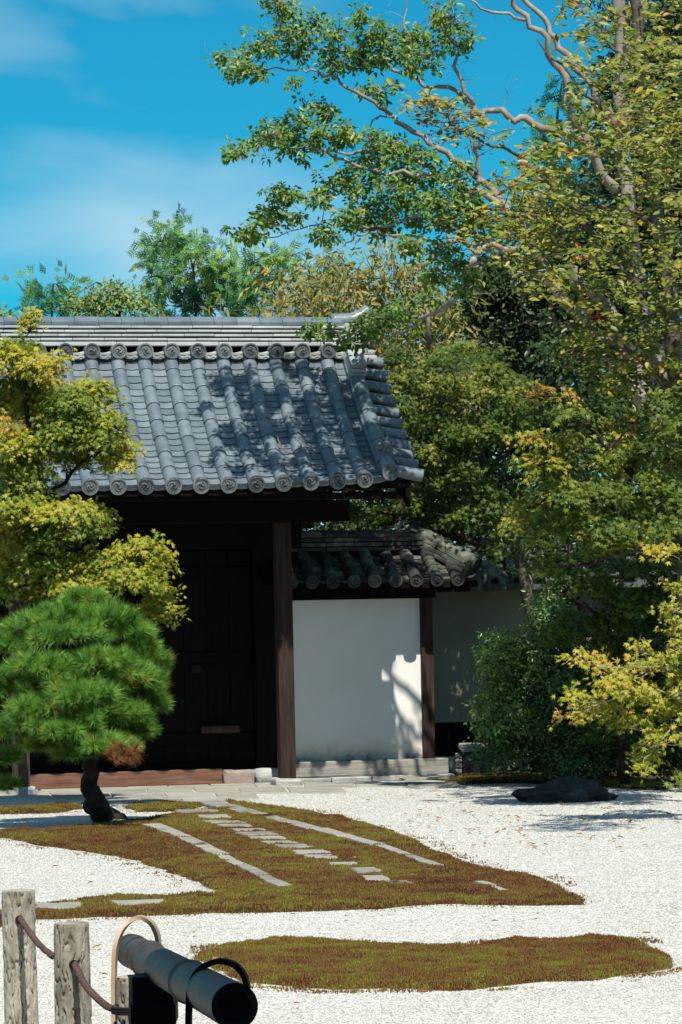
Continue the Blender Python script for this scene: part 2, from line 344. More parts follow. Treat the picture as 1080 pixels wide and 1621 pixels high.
for (ya, yb), cu in zip(rows, cuts):
    for a, b in zip(cu[:-1], cu[1:]):
        g = .8
        sh = lambda y: (y - 1243) * .55
        q = slab_quad([(a + g + sh(ya), ya), (a + g + sh(yb), yb), (b - g + sh(yb), yb), (b - g + sh(ya), ya)], .015)
        world_child('slab', slab_me(q[::1], .0, .034 + R_.uniform(-.004, .004), 'slab', M['pave']), pav)
path = empty('stepping_path', Gd(480, 1355)); tag(path, kind='structure')
def strip(pts, wpx, nseg, gap=.012):
    """kerb of long stones along a line; wpx widths at both ends"""
    L = len(pts) - 1
    for s in range(nseg):
        t0, t1 = s / nseg + gap * .3 / 1, (s + 1) / nseg - gap * .3
        def at(t):
            k = min(int(t * L), L - 1); f = t * L - k
            return Gd(pts[k][0] + (pts[k + 1][0] - pts[k][0]) * f, pts[k][1] + (pts[k + 1][1] - pts[k][1]) * f)
        a, b = at(t0), at(t1); w0 = (1.25 * (wpx[0] + (wpx[1] - wpx[0]) * t0)) * a.y / F; w1 = (1.25 * (wpx[0] + (wpx[1] - wpx[0]) * t1)) * b.y / F
        q = []
        for (p, ww, sg) in ((a, w0, -1), (b, w1, -1), (b, w1, 1), (a, w0, 1)):
            q.append((p.x + sg * ww / 2 + R_.uniform(-.012, .012), p.y + R_.uniform(-.02, .02)))
        qq = []
        for i in range(4):
            a2, b2 = Vector(q[i]), Vector(q[(i + 1) % 4])
            for k in range(3):
                p = a2.lerp(b2, k / 3); qq.append((p.x + R_.uniform(-.01, .01), p.y + R_.uniform(-.01, .01)))
        world_child('kerb_stone', slab_me(qq, 0, .052 + R_.uniform(-.006, .004), 'kerb_stone', M['slab'], .01), path); STONES.append(qq)
strip([(238, 1312), (300, 1338), (370, 1374), (452, 1416)], (22, 20), 7)
strip([(330, 1276), (400, 1294), (500, 1321), (600, 1348), (694, 1382)], (30, 14), 8)
strip([(760, 1408), (806, 1424)], (14, 12), 2)
for (x, y, wd, h) in [(320, 1293, 66, 8), (337, 1302, 60, 6), (359, 1310, 66, 6), (376, 1317, 62, 6), (390, 1323, 60, 5.5), (409, 1330, 64, 6), (424, 1337, 60, 6), (443, 1344, 58, 6), (468, 1351, 56, 6), (489, 1359, 56, 7), (510, 1367, 58, 7), (548, 1379, 56, 8), (578, 1390, 50, 8), (590, 1403, 50, 9), (628, 1409, 40, 5)]:
    h *= .72; wd *= R_.uniform(.78, 1.0); x += R_.uniform(-4, 4)
    q = slab_quad([(x - wd / 2 - 6, y - h / 2), (x - wd / 2 + 5, y + h / 2), (x + wd / 2 + 6, y + h / 2 - 1), (x + wd / 2 - 6, y - h / 2 - 1)], .022)
    world_child('step_stone', slab_me(q, 0, .054 + R_.uniform(-.006, .006), 'step_stone', M['slab'], .012), path); STONES.append(q)
for (x, y, wd, h) in [(92, 1446, 84, 11), (217, 1441, 90, 9)]:
    q = slab_quad([(x - wd / 2, y - h / 2 + 2), (x - wd / 2 + 12, y + h / 2), (x + wd / 2 - 10, y + h / 2 - 2), (x + wd / 2, y - h / 2)], .02)
    world_child('step_stone', slab_me(q, 0, .05, 'step_stone', M['slab'], .012), path); STONES.append(q)

# ---- moss
BL_V = np.array([[-.5, 0, 0], [.5, 0, 0], [.12, .1, 1], [-.25, .43, 0], [.25, -.43, 0], [-.35, -.3, .85], [.3, .4, 0], [-.1, -.45, 0], [.4, -.25, .9]], float)
def moss(name, poly, label, nb, h=.035, hole=None, green=0.0, seed=1, wd=.0115):
    xs = np.array([p[0] for p in poly]); ys = np.array([p[1] for p in poly])
    rng = np.random.default_rng(seed)
    step = .04
    gx, gy = np.meshgrid(np.arange(xs.min(), xs.max() + step, step), np.arange(ys.min(), ys.max() + step, step))
    nxx, nyy = gx.shape[1], gx.shape[0]
    def height(x, y):
        d = dist_poly(x, y, poly); ins = in_poly(x, y, poly)
        if hole is not None:
            dh = dist_poly(x, y, hole); ins &= ~in_poly(x, y, hole); d = np.minimum(d, dh)
        e = np.clip(d / .16, 0, 1); e = e * (2 - e)
        z = .002 + .022 * np.clip(d / (.05 + .16 * noise2(x, y, 8, seed + 40)), 0, 1) + (h * e) * (.15 + 1.1 * noise2(x, y, 5, seed)) + .009 * noise2(x, y, 13, seed + 1) * e + .011 * (noise2(x, y, 24, seed + 50) - .3) * e
        return np.where(ins, z, .002), ins, d
    z, ins, d = height(gx.ravel(), gy.ravel())
    V = np.stack([gx.ravel(), gy.ravel(), z], 1)
    idx = np.arange(nxx * nyy).reshape(nyy, nxx)
    q = np.stack([idx[:-1, :-1], idx[:-1, 1:], idx[1:, 1:], idx[1:, :-1]], -1).reshape(-1, 4)
    q = q[ins[q].sum(1) >= 3]
    used = np.unique(q); remap = np.full(len(V), -1); remap[used] = np.arange(len(used))
    base = ob(name, npmesh(name, V[used], remap[q], 4, M['moss_base'], smooth=True)); tag(base, label, 'moss', kind='stuff')
    # blades
    x = rng.uniform(xs.min(), xs.max(), nb * 3); y = rng.uniform(ys.min(), ys.max(), nb * 3)
    wgt = (ys.min() / y) ** 1.0; keep = rng.uniform(size=len(x)) < wgt; x, y = x[keep], y[keep]
    z, ins, d = height(x, y)
    stray = ~ins & (d < .16) & (rng.uniform(size=len(x)) < .22 * (1 - d / .16) * (noise2(x, y, 5, seed + 31) > .45))
    # sparse threadbare edge and bare patches
    bare = noise2(x, y, 2.3, seed + 7) * .6 + noise2(x, y, 7, seed + 8) * .4
    ins &= rng.uniform(size=len(x)) < np.clip(.05 + d / .2 * (.15 + 1.7 * noise2(x, y, 7, seed + 20)), 0, 1)
    ins &= ~((bare > .70) & (rng.uniform(size=len(x)) < .8))
    z = np.where(stray, .018, z); ins |= stray
    for s in STONES:
        cx = np.mean([p[0] for p in s]); cy = np.mean([p[1] for p in s])
        near = np.hypot(x - cx, y - cy) < 2
        if near.any():
            ii = np.where(near & ins)[0]; hit = in_poly(x[ii], y[ii], s); dd = dist_poly(x[ii], y[ii], s)
            ins[ii[hit & (dd > .006)]] = False
    x, y, z = x[ins][:nb], y[ins][:nb], z[ins][:nb]; n = len(x)
    hh = (.010 + .014 * rng.uniform(size=n)) * (.7 + .6 * noise2(x, y, 9, seed + 4)) * 1.0
    an = rng.uniform(0, 6.28, n); c, s_ = np.cos(an), np.sin(an); ww = wd * (.6 + .8 * rng.uniform(size=n))
    T = BL_V
    vx = T[None, :, 0] * ww[:, None]; vy = T[None, :, 1] * ww[:, None]
    X = x[:, None] + vx * c[:, None] - vy * s_[:, None]; Y = y[:, None] + vx * s_[:, None] + vy * c[:, None]; Z = z[:, None] - .006 + T[None, :, 2] * hh[:, None]
    VV = np.stack([X, Y, Z], -1).reshape(-1, 3)
    tone = .66 * (noise2(x, y, 1.5, seed + 11) * .55 + noise2(x, y, 6.5, seed + 12) * .45) + .22 * noise2(x, y, 13, seed + 13) + .03 + green
    tone = np.clip((tone - .45) * 1.9 + .38 + rng.normal(size=n) * .16 + .42 * (noise2(x, y, 21, seed + 50) - .5), 0, 1)
    bl = ob('moss_shoots', npmesh('moss_shoots', VV, np.arange(len(VV)), 3, M['moss'], {'tone': np.repeat(tone, 9)}), base); tag(bl, kind='stuff')
    return base
moss('moss_bed', BED_FRONT, 'long rounded reddish green moss bed alone in the gravel nearest the camera', 130000, .02, seed=3, green=-.02)
moss('moss_bed', BED_PATH, 'large pointed moss bed holding the stepping stone path', 230000, .016, hole=ISLAND, seed=5, green=.0)
moss('moss_patch', BED_BACK, 'thin olive moss strip behind the pine trunk', 7000, .03, seed=8, green=.12)
moss('moss_patch', BED_WALL, 'yellowish moss strip between gravel and shrubs by the rock', 12000, .03, seed=9, green=.1)
moss('moss_patch', BED_TUFT, 'small olive moss patch among the paving by the gate', 5000, .02, seed=12, green=.14)

# ---- gravel chips
def chips(n):
    rng = np.random.default_rng(21)
    u = rng.uniform(size=n); Y = 1 / (1 / 12.2 + u * (1 / 32.6 - 1 / 12.2)); X = rng.uniform(-.17, .17, n) * Y
    k = np.ones(n, bool)
    for poly in (BED_FRONT, BED_PATH):
        ii = np.where(k)[0]; k[ii[in_poly(X[ii], Y[ii], poly) & (dist_poly(X[ii], Y[ii], poly) > .03) & ~in_poly(X[ii], Y[ii], ISLAND)]] = False
    X, Y = X[k], Y[k]; n = len(X)
    s = rng.uniform(.003, .0068, n) * (Y / 13) ** .5
    a = rng.uniform(0, 6.28, n)
    T = np.array([[1, 0, 0], [0, .9, .1], [-1, .1, 0], [-.1, -1, .1], [.1, .1, 1.0]])
    T = T[None] + rng.uniform(-.3, .3, (n, 5, 3))
    c, si = np.cos(a)[:, None], np.sin(a)[:, None]
    VX = X[:, None] + (T[..., 0] * c - T[..., 1] * si) * s[:, None]; VY = Y[:, None] + (T[..., 0] * si + T[..., 1] * c) * s[:, None]; VZ = .019 + T[..., 2] * s[:, None] * .75
    V = np.stack([VX, VY, VZ], -1).reshape(-1, 3)
    Fc = (np.array([[0, 1, 4], [1, 2, 4], [2, 3, 4], [3, 0, 4]])[None] + (np.arange(n) * 5)[:, None, None]).reshape(-1)
    o = ob('gravel_chips', npmesh('gravel_chips', V, Fc, 3, M['pebble'], {'tone': np.full(len(V), .55)})); tag(o, 'loose white gravel chips raked over the court', 'gravel', kind='stuff')
chips(260000)

# ------------------------------------------------------------------ temple gate (local frame: x along the front, -y towards the garden)
YAW = math.radians(13); O = Vector((.17, 33.6, 0))
gate = empty('temple_gate', O, YAW, 'dark wooden temple gate under a large blue grey tiled gable roof', 'gate')
def lbox(name, dims, mat, parent, bev=.008, jit=0): return MB().box(*dims, bev=bev, jit=jit).ob(name, M[mat], parent)
EAVE_Y = -1.87; PITCH = .2775; U0 = -.346; UG = .20
def zr(d): return 3.095 + .655 * d + .14 * d * d
def dz(d): return .655 + .28 * d
def sori(u, d):
    s = max(0, min(1, (u + 2.4) / 2.7)); return .075 * s * s * max(0, 1 - d / 1.7)
def RM(u, d, lift=0.0, tilt=0.0):
    sl = dz(d); n = math.hypot(1, sl)
    up = Vector((0, 1 / n, sl / n)); nm = Vector((0, -sl / n, 1 / n)); p = Vector((u, EAVE_Y + d, zr(d) + sori(u, d))) + nm * lift
    m = Matrix(((1, up.x, nm.x, p.x), (0, up.y, nm.y, p.y), (0, up.z, nm.z, p.z), (0, 0, 0, 1)))
    return m @ Matrix.Rotation(tilt, 4, 'X')
# roof deck: curved boards under the tiles, both slopes
def deck(u0, u1, th=.09):
    mb = MB(); prof = [(EAVE_Y + d, zr(d) - .05) for d in np.linspace(.03, 2.0, 12)]
    yr = EAVE_Y + 2.0
    prof += [(2 * yr - y, z) for y, z in prof[::-1][1:]]
    n = len(prof); V = []
    us = list(np.linspace(u0, u1, 9))
    for off in (0, -th):
        for u in us:
            for (y, z) in prof:
                d = min(y - EAVE_Y, 2 * yr - y - EAVE_Y); V.append((u, y, z + off + sori(u, d)))
    Fc = []; m_ = len(us)
    for s in range(2):
        for a in range(m_ - 1):
            for b in range(n - 1):
                q = (s * m_ * n + a * n + b, s * m_ * n + (a + 1) * n + b, s * m_ * n + (a + 1) * n + b + 1, s * m_ * n + a * n + b + 1); Fc.append(q if s == 0 else q[::-1])
    for a in range(m_ - 1):
        for b in (0, n - 1):
            q = (a * n + b, m_ * n + a * n + b, m_ * n + (a + 1) * n + b, (a + 1) * n + b); Fc.append(q)
    for b in range(n - 1):
        for a in (0, m_ - 1): Fc.append((a * n + b, a * n + b + 1, m_ * n + a * n + b + 1, m_ * n + a * n + b))
    mb.add(V, Fc); return mb
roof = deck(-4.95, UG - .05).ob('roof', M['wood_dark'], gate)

# tile meshes
def pan_me(w=.262, L=.15, sag=.034, th=.016, face=0.0, name='pan_tile', mat=None):
    n = 8; V = []; Fc = []
    for j, y in enumerate((0, L)):
        for i in range(n + 1):
            x = (i / n - .5) * w; z = sag * (2 * x / w) ** 2
            V.append((x, y, z))
    for i in range(n + 1):
        x = (i / n - .5) * w; z = sag * (2 * x / w) ** 2
        V.append((x, .002, z - th - face))
    for i in range(n):
        Fc.append((i, i + 1, n + 2 + i, n + 1 + i)); Fc.append((2 * n + 2 + i, 2 * n + 3 + i, i + 1, i))
    if face:                                                        # raised border and scroll on the eave face
        b = len(V)
        for i in range(n + 1):
            x = (i / n - .5) * w * .96; z = sag * (2 * x / w) ** 2
            V.append((x, -.007, z - .006)); V.append((x, -.007, z - .016))
        for i in range(n): Fc.append((b + 2 * i, b + 2 * i + 1, b + 2 * i + 3, b + 2 * i + 2))
        b = len(V)
        for i in range(n + 1):
            x = (i / n - .5) * w * .9; z = sag * (2 * x / w) ** 2
            V.append((x, -.009, z - .03 - .012 * math.sin(i * 2.3))); V.append((x, -.009, z - .042 - .012 * math.sin(i * 2.3)))
        for i in range(n): Fc.append((b + 2 * i, b + 2 * i + 1, b + 2 * i + 3, b + 2 * i + 2))
    return mesh(name, V, Fc, mat or M['tile'])
def barrel_me(r=.073, L=.285, n=12, name='barrel_tile', mat=None, lip=.0008, full=False):
    V = []; Fc = []; st = [(0, r), (.012, r + lip), (L * .93, r - .003), (L, r - .004)]
    a0, a1 = (-.15 * math.pi, 1.15 * math.pi) if not full else (0, 2 * math.pi)
    for y, rr in st:
        for i in range(n + 1):
            a = a0 + (a1 - a0) * i / n; V.append((rr * math.cos(a), y, rr * math.sin(a)))
    for j in range(len(st) - 1):
        for i in range(n): Fc.append((j * (n + 1) + i, (j + 1) * (n + 1) + i, (j + 1) * (n + 1) + i + 1, j * (n + 1) + i + 1))
    b = len(V)                                                      # lower end wall
    for i in range(n + 1):
        a = a0 + (a1 - a0) * i / n; V.append(((r - .02) * math.cos(a), .003, (r - .02) * math.sin(a)))
    for i in range(n): Fc.append((b + i, i, i + 1, b + i + 1))
    me = mesh(name, V, Fc, mat or M['tile'])
    for p in me.polygons: p.use_smooth = p.index < n * 3
    return me
def disc_me(r=.08, name='end_disc', mat=None):
    """round end tile: rim, bead ring and three swirling commas in relief; faces -y"""
    mb = MB(); n = 24
    prof = [(r * .96, .035), (r, .0), (r, -.012), (r * .97, -.018), (r * .80, -.018), (r * .78, -.008), (0.001, -.008)]
    V = []; Fc = []
    for rr, y in prof:
        for i in range(n):
            a = 2 * math.pi * i / n; V.append((rr * math.cos(a), y, rr * math.sin(a)))
    for j in range(len(prof) - 1):
        for i in range(n):
            k = (i + 1) % n; Fc.append((j * n + i, (j + 1) * n + i, (j + 1) * n + k, j * n + k))
    mb.add(V, Fc)
    for i in range(14):
        a = 2 * math.pi * i / 14; c = Vector((math.cos(a) * r * .68, -.008, math.sin(a) * r * .68)); q = r * .07
        mb.add([c + Vector((q, 0, 0)), c + Vector((0, 0, q)), c + Vector((-q, 0, 0)), c + Vector((0, 0, -q)), c + Vector((0, -.009, 0))], [(0, 1, 4), (1, 2, 4), (2, 3, 4), (3, 0, 4)])
    for s in range(3):
        pts = []; rad = []
        for k in range(8):
            t = k / 7; a = s * 2.094 + t * 2.6; rr = r * (.14 + .42 * t ** .8)
            pts.append((math.cos(a) * rr, -.010, math.sin(a) * rr)); rad.append(r * (.17 * (1 - t) + .03))
        mb.tube(pts, rad, 5)
    for s in range(6):
        a = s * 1.047; pts = [(math.cos(a + t * .5) * r * (.35 + .22 * t), -.009, math.sin(a + t * .5) * r * (.35 + .22 * t)) for t in (0, .5, 1)]
        mb.tube(pts, [r * .03, r * .05, r * .02], 4)
    return mb.me(name, mat or M['tile'])
PAN, PAN_E, BAR, DISC = pan_me(), pan_me(face=.045, name='eave_tile'), barrel_me(), disc_me(.087, mat=basic('end disc tile', [(.2, (.035, .042, .048)), (.5, (.075, .088, .095)), (.8, (.17, .185, .19))], scale=14, rough=.55, bump=.2, bscale=50, rnd=.4))
def slope_ds(step, dmax):
    d = 0.0; out = []
    while d < dmax:
        out.append(d); d += step / math.hypot(1, dz(d))
    return out
NCOL = 14
us = [U0 - PITCH * k for k in range(18)]
for k in range(NCOL):
    for i, d in enumerate(slope_ds(.101, 1.57)):
        uc = us[k] + PITCH / 2 if k else (U0 + -.105) / 2
        o = ob('eave_tile' if i == 0 else 'pan_tile', PAN_E if i == 0 else PAN, roof, RM(uc + R_.uniform(-.003, .003), d - (.02 if i == 0 else 0), .002 + R_.uniform(0, .004), -.105 + R_.uniform(-.012, .012)) @ Matrix.Scale(1 if k else .92, 4, (1, 0, 0)))
    for i, d in enumerate(slope_ds(.272, 1.56)):
        ob('barrel_tile', BAR, roof, RM(us[k] + R_.uniform(-.0015, .0015), d - .05, .018 + R_.uniform(0, .0015), -.010) @ Matrix.Rotation(R_.uniform(-.006, .006), 4, 'Z'))
    ob('end_disc', DISC, roof, RM(us[k], -.06, .022) @ Matrix.Rotation(-.5, 4, 'X') @ Matrix.Rotation(R_.uniform(0, 6.28), 4, 'Y'))
# the columns out of the frame on the left, as one mass
mb = MB()
for k in range(NCOL, 17):
    for d in slope_ds(.272, 1.56):
        m = RM(us[k], d - .05, .018); mb.add([m @ v.co for v in BAR.vertices], [tuple(p.vertices) for p in BAR.polygons])
    for d in slope_ds(.101, 1.57):
        m = RM(us[k] + PITCH / 2, d, .002, -.105); mb.add([m @ v.co for v in PAN.vertices], [tuple(p.vertices) for p in PAN.polygons])
far = mb.ob('further_tiles', M['tile'], roof); tag(far, kind='stuff')
# rear slope: barrels
mb = MB(); yr = EAVE_Y + 2.0
for k in range(-1, 17):
    u = U0 - PITCH * k
    pts = [(u, 2 * yr - (EAVE_Y + d), zr(d) + .01) for d in np.linspace(0, 1.7, 8)]
    mb.tube(pts, [.073] * 8, 8)
rear = mb.ob('rear_slope_tiles', M['tile'], roof); tag(rear, kind='stuff')

# main ridge: row of discs, courses of flat tiles, cap tiles
ridge = MB().box(-4.9, -.12, -.07, .33, 4.30, 4.86).ob('ridge_core', M['tile'], gate)
RY = -.215                                                         # front face of the ridge courses
DISC2 = disc_me(.083, 'ridge_disc', DISC.materials[0]); BAR2 = barrel_me(.076, .16, name='ridge_barrel', mat=M['tile'])
PAN2 = pan_me(w=.25, L=.2, sag=.05, th=.03, face=.035, name='ridge_scallop', mat=M['tile_light'])
for k in range(15):
    u = us[k] + .005
    ob('ridge_disc', DISC2, ridge, Matrix.Translation((u, RY - .20, 4.545)) @ Matrix.Rotation(-.06, 4, 'X') @ Matrix.Rotation(R_.uniform(0, 6.28), 4, 'Y'))
    ob('ridge_barrel', BAR2, ridge, Matrix.Translation((u, RY - .19, 4.545)) @ Matrix.Rotation(.08, 4, 'X'))
    ob('ridge_scallop', PAN2, ridge, Matrix.Translation((u + PITCH / 2, RY - .16, 4.528)) @ Matrix.Rotation(.12, 4, 'X'))
    ob('filler_tile', MB().box(u + .08, u + PITCH - .08, RY - .10, RY + .1, 4.37, 4.475, .012).me('filler_tile', M['tile']), ridge)
COURSE_Z = [4.615, 4.672, 4.716, 4.760, 4.804]
for c, z in enumerate(COURSE_Z):
    x = -4.2 + R_.uniform(0, .2); Lc = .33 if c else .55
    while x < -.12:
        x1 = min(x + Lc + R_.uniform(-.02, .02), -.12)
        h = .04 if c == 0 else .024
        ins = .0 if c == 0 else .012 + .008 * c
        ob('ridge_tile', MB().box(x + .0015, x1 - .0015, RY - .055 + ins, .2, z, z + h, .006).me('ridge_tile', M['tile_light']), ridge, Matrix.Translation((0, R_.uniform(-.004, .004), R_.uniform(-.002, .002))))
        x = x1
MB().box(-4.9, -.12, -.125, .2, 4.60, 4.85).ob('ridge_bed', M['tile'], ridge)
x = -4.2
while x < -.16:
    x1 = min(x + .245, -.13); V = []; Fc = []; n = 8
    prof = [(-.155, 4.842), (-.16, 4.875), (-.10, 4.925), (.02, 4.945), (.15, 4.925), (.22, 4.875), (.22, 4.842)]
    for xx in (x + .002, x1 - .002):
        for (y, z) in prof: V.append((xx, y, z))
    m_ = len(prof)
    for i in range(m_ - 1): Fc.append((i, m_ + i, m_ + i + 1, i + 1))
    Fc.append(tuple(range(m_))); Fc.append(tuple(reversed(range(m_, 2 * m_))))
    ob('ridge_cap', mesh('ridge_cap', V, Fc, M['tile']), ridge, Matrix.Translation((0, 0, R_.uniform(-.003, .003)))); x = x1
# ridge end: pale end block, upturned horn and stacked tiles
finial = MB().box(-.118, .06, -.20, .30, 4.615, 4.86, .02).box(-.10, .13, -.23, .32, 4.56, 4.612, .015).ob('ridge_end', M['tile_pale'], gate)
mb = MB(); mb.tube(smooth_line([(-.2, .03, 4.90), (-.02, .03, 4.905), (.10, .03, 4.945), (.21, .03, 5.02)], 4), [.085] * 5 + [.08] * 4 + [.072] * 4, 12); mb.ob('horn_tile', M['tile'], finial, True)
# block below the ridge end and the sloping verge ridge
MB().box(-.06, .17, -.50, .3, 4.40, 4.50, .03).box(-.03, .15, -.47, .3, 4.505, 4.555, .02).ob('verge_block', M['tile_pale'], finial)
verge = MB()
pv = [RM(-.105, d, .03).translation for d in np.linspace(.06, 1.55, 8)]
verge.tube(pv, [.085] * 8, 6); verge = verge.ob('verge_ridge', M['tile'], gate)
BARV = barrel_me(.078, .285, name='verge_barrel')
for d in slope_ds(.272, 1.25): ob('verge_barrel', BARV, verge, RM(-.085, d - .03, .085, -.018))
m = RM(-.085, 1.30, .10)
for k, (a, b, h0, h1) in enumerate([(-.02, .30, -.05, .03), (.0, .30, .034, .075), (.02, .30, .079, .13)]):
    MB().box(-.085, .085, a, b, h0, h1, .018).ob('verge_stack', M['tile_pale'], verge, M=m)
ob('end_disc', disc_me(.084, 'verge_disc', DISC.materials[0]), verge, RM(-.085, -.05, .077) @ Matrix.Rotation(-.5, 4, 'X'))
# side barrels at the gable edge
SB = barrel_me(.066, .30, name='side_barrel', full=True)
for i, d in enumerate(np.linspace(.02, 1.52, 11)):
    p = RM(0, d).translation
    mm = Matrix.Translation((.26, p.y + .01, p.z - .005 + .0 * i)) @ Matrix.Rotation(math.radians(90), 4, 'Z') @ Matrix.Rotation(math.radians(10), 4, 'X')
    o = ob('side_barrel', SB, verge, mm)
    V = [(0, .0, 0)]; 
    ob('side_cap', disc_me(.066, 'side_cap', M['tile']) if i == 0 else mesh('side_cap', [(.064 * math.cos(a), .006, .064 * math.sin(a)) for a in np.linspace(0, 6.283, 15)[:-1]], [tuple(range(14))], M['tile']), verge, mm @ Matrix.Translation((0, .004, 0)))
# flower ornament at the foot of the verge ridge
fl = MB(); c = RM(-.075, .26, .20).translation
for k in range(10):
    a = k * .6283; q = Vector((math.cos(a), -.1, math.sin(a)))
    fl.tube(smooth_line([c + q * .02, c + q * .055 + Vector((0, -.015, 0)), c + q * .095 + Vector((0, .01, 0))], 3), [.012, .017, .021, .024, .022, .018, .010], 6)
for k in range(6):
    t = k / 6
    fl.tube(smooth_line([c + Vector((.02 * (k - 2.5), -.01, -.07)), c + Vector((.035 * (k - 2.5), -.05, -.15)), c + Vector((.05 * (k - 2.5), -.06, -.20))], 3), [.018, .02, .022, .024, .02, .016, .008], 6)
import bmesh
bm = bmesh.new(); bmesh.ops.create_uvsphere(bm, u_segments=12, v_segments=8, radius=.042)
fl.add([v.co + c + Vector((0, -.035, .0)) for v in bm.verts], [tuple(v.index for v in f.verts) for f in bm.faces]); bm.free()
fl.ob('flower_ornament', M['tile'], verge, True)

# timber frame
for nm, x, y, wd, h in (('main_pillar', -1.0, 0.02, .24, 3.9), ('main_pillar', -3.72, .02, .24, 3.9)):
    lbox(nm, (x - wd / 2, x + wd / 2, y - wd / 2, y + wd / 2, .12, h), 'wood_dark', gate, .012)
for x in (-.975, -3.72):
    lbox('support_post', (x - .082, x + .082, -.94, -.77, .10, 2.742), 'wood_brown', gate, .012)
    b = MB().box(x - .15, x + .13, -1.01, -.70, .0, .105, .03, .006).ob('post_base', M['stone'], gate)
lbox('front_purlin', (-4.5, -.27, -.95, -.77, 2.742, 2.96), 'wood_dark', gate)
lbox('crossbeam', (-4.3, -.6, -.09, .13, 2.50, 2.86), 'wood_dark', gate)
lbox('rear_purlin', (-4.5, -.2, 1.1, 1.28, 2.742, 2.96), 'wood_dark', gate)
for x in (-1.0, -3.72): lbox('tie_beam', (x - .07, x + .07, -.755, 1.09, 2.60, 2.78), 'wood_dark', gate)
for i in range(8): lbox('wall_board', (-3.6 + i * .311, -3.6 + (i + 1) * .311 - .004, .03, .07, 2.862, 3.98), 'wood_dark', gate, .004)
x = -4.85
while x < .12:
    V = []
    pr = [(EAVE_Y + d, zr(d) + sori(x, d)) for d in np.linspace(.08, 1.95, 6)]
    r_ = MB()
    for y, z in pr:
        for a, b in ((-.028, -.142), (.028, -.142), (.028, -.225), (-.028, -.225)): V.append((x + a, y, z + b))
    Fc = [(0, 1, 2, 3), (23, 22, 21, 20)]
    for j in range(5):
        for i in range(4): Fc.append((4 * j + i, 4 * (j + 1) + i, 4 * (j + 1) + (i + 1) % 4, 4 * j + (i + 1) % 4))
    r_.add(V, Fc).ob('rafter', M['wood_dark'], gate); x += .245
lbox('eave_board', (-4.9, .08, EAVE_Y + .07, EAVE_Y + .15, 2.93, 3.0), 'wood_dark', gate)
hb = MB(); V = []                                                   # curved bargeboard at the gable
pr = [(EAVE_Y + d, zr(d) + sori(.15, d)) for d in np.linspace(.02, 2.0, 10)]
pr += [(2 * yr - y, z) for y, z in pr[::-1][1:]]
for y, z in pr:
    for a, b in ((.10, -.09), (.145, -.09), (.145, -.33), (.10, -.33)): V.append((a, y, z + b))
Fc = [(0, 1, 2, 3)]; k = len(pr)
for j in range(k - 1):
    for i in range(4): Fc.append((4 * j + i, 4 * (j + 1) + i, 4 * (j + 1) + (i + 1) % 4, 4 * j + (i + 1) % 4))
Fc.append(tuple(4 * (k - 1) + i for i in (3, 2, 1, 0)))
hb.add(V, Fc).ob('bargeboard', M['wood_dark'], gate)
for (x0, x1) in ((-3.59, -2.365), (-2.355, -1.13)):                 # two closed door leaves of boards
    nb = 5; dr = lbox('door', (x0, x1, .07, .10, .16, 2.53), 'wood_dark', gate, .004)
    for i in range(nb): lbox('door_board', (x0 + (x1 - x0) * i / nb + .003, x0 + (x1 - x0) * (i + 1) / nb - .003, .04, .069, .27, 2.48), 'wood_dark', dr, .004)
    ir = MB().box((x0 + x1) / 2 - .05, (x0 + x1) / 2 + .05, .0, .011, 1.2, 1.28, .004).ob('iron_plate', M['black_wood_and_shade'], dr)
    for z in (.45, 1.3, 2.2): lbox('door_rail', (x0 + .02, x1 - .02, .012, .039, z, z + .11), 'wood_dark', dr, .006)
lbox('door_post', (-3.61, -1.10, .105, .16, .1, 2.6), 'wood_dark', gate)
lbox('door_bar', (-1.72, -1.30, -.10, -.03, .56, .64), 'wood_brown', gate, .035)
lbox('threshold', (-3.58, -1.52, -.16, .03, .03, .19), 'wood_red', gate, .015)
MB().box(-1.515, -1.19, -.26, .05, .0, .175, .035, .006).ob('corner_stone', M['stone_pink'], gate)
mb = MB().box(-1.185, -.80, -.30, .2, .0, .18, .08, .008); mb.ob('pillar_base', M['stone'], gate, True)

# ------------------------------------------------------------------ wing wall beside the gate
wing = empty('wing_wall', O, YAW, 'white plastered wing wall with a small tiled roof beside the gate', 'wall')
lbox('plaster_panel', (-.88, .69, 0, .12, .228, 1.95), 'plaster', wing, 0)
lbox('wall_post', (.692, .822, -.05, .15, .235, 2.0), 'wood_brown', wing, .008)
lbox('wall_beam', (-.88, .86, -.06, .16, 1.94, 2.07), 'wood_dark', wing, .008)
lbox('sill', (-.87, .945, -.13, .18, .066, .232), 'wood_grey', wing, .018, .004)
x = -.86
for x1 in (-.36, .08, .56, .99):
    MB().box(x + .004, x1 - .004, -.22, .25, 0, .062 + R_.uniform(-.004, .002), .014, .004).ob('foundation_stone', M['stone'], wing); x = x1
MB().box(.36, .86, -.46, -.24, 0, .05, .02, .008).ob('foundation_stone', M['slab'], wing)
lbox('roof_core', (-.9, .70, -.03, .12, 2.06, 2.60), 'wood_dark', wing, 0)
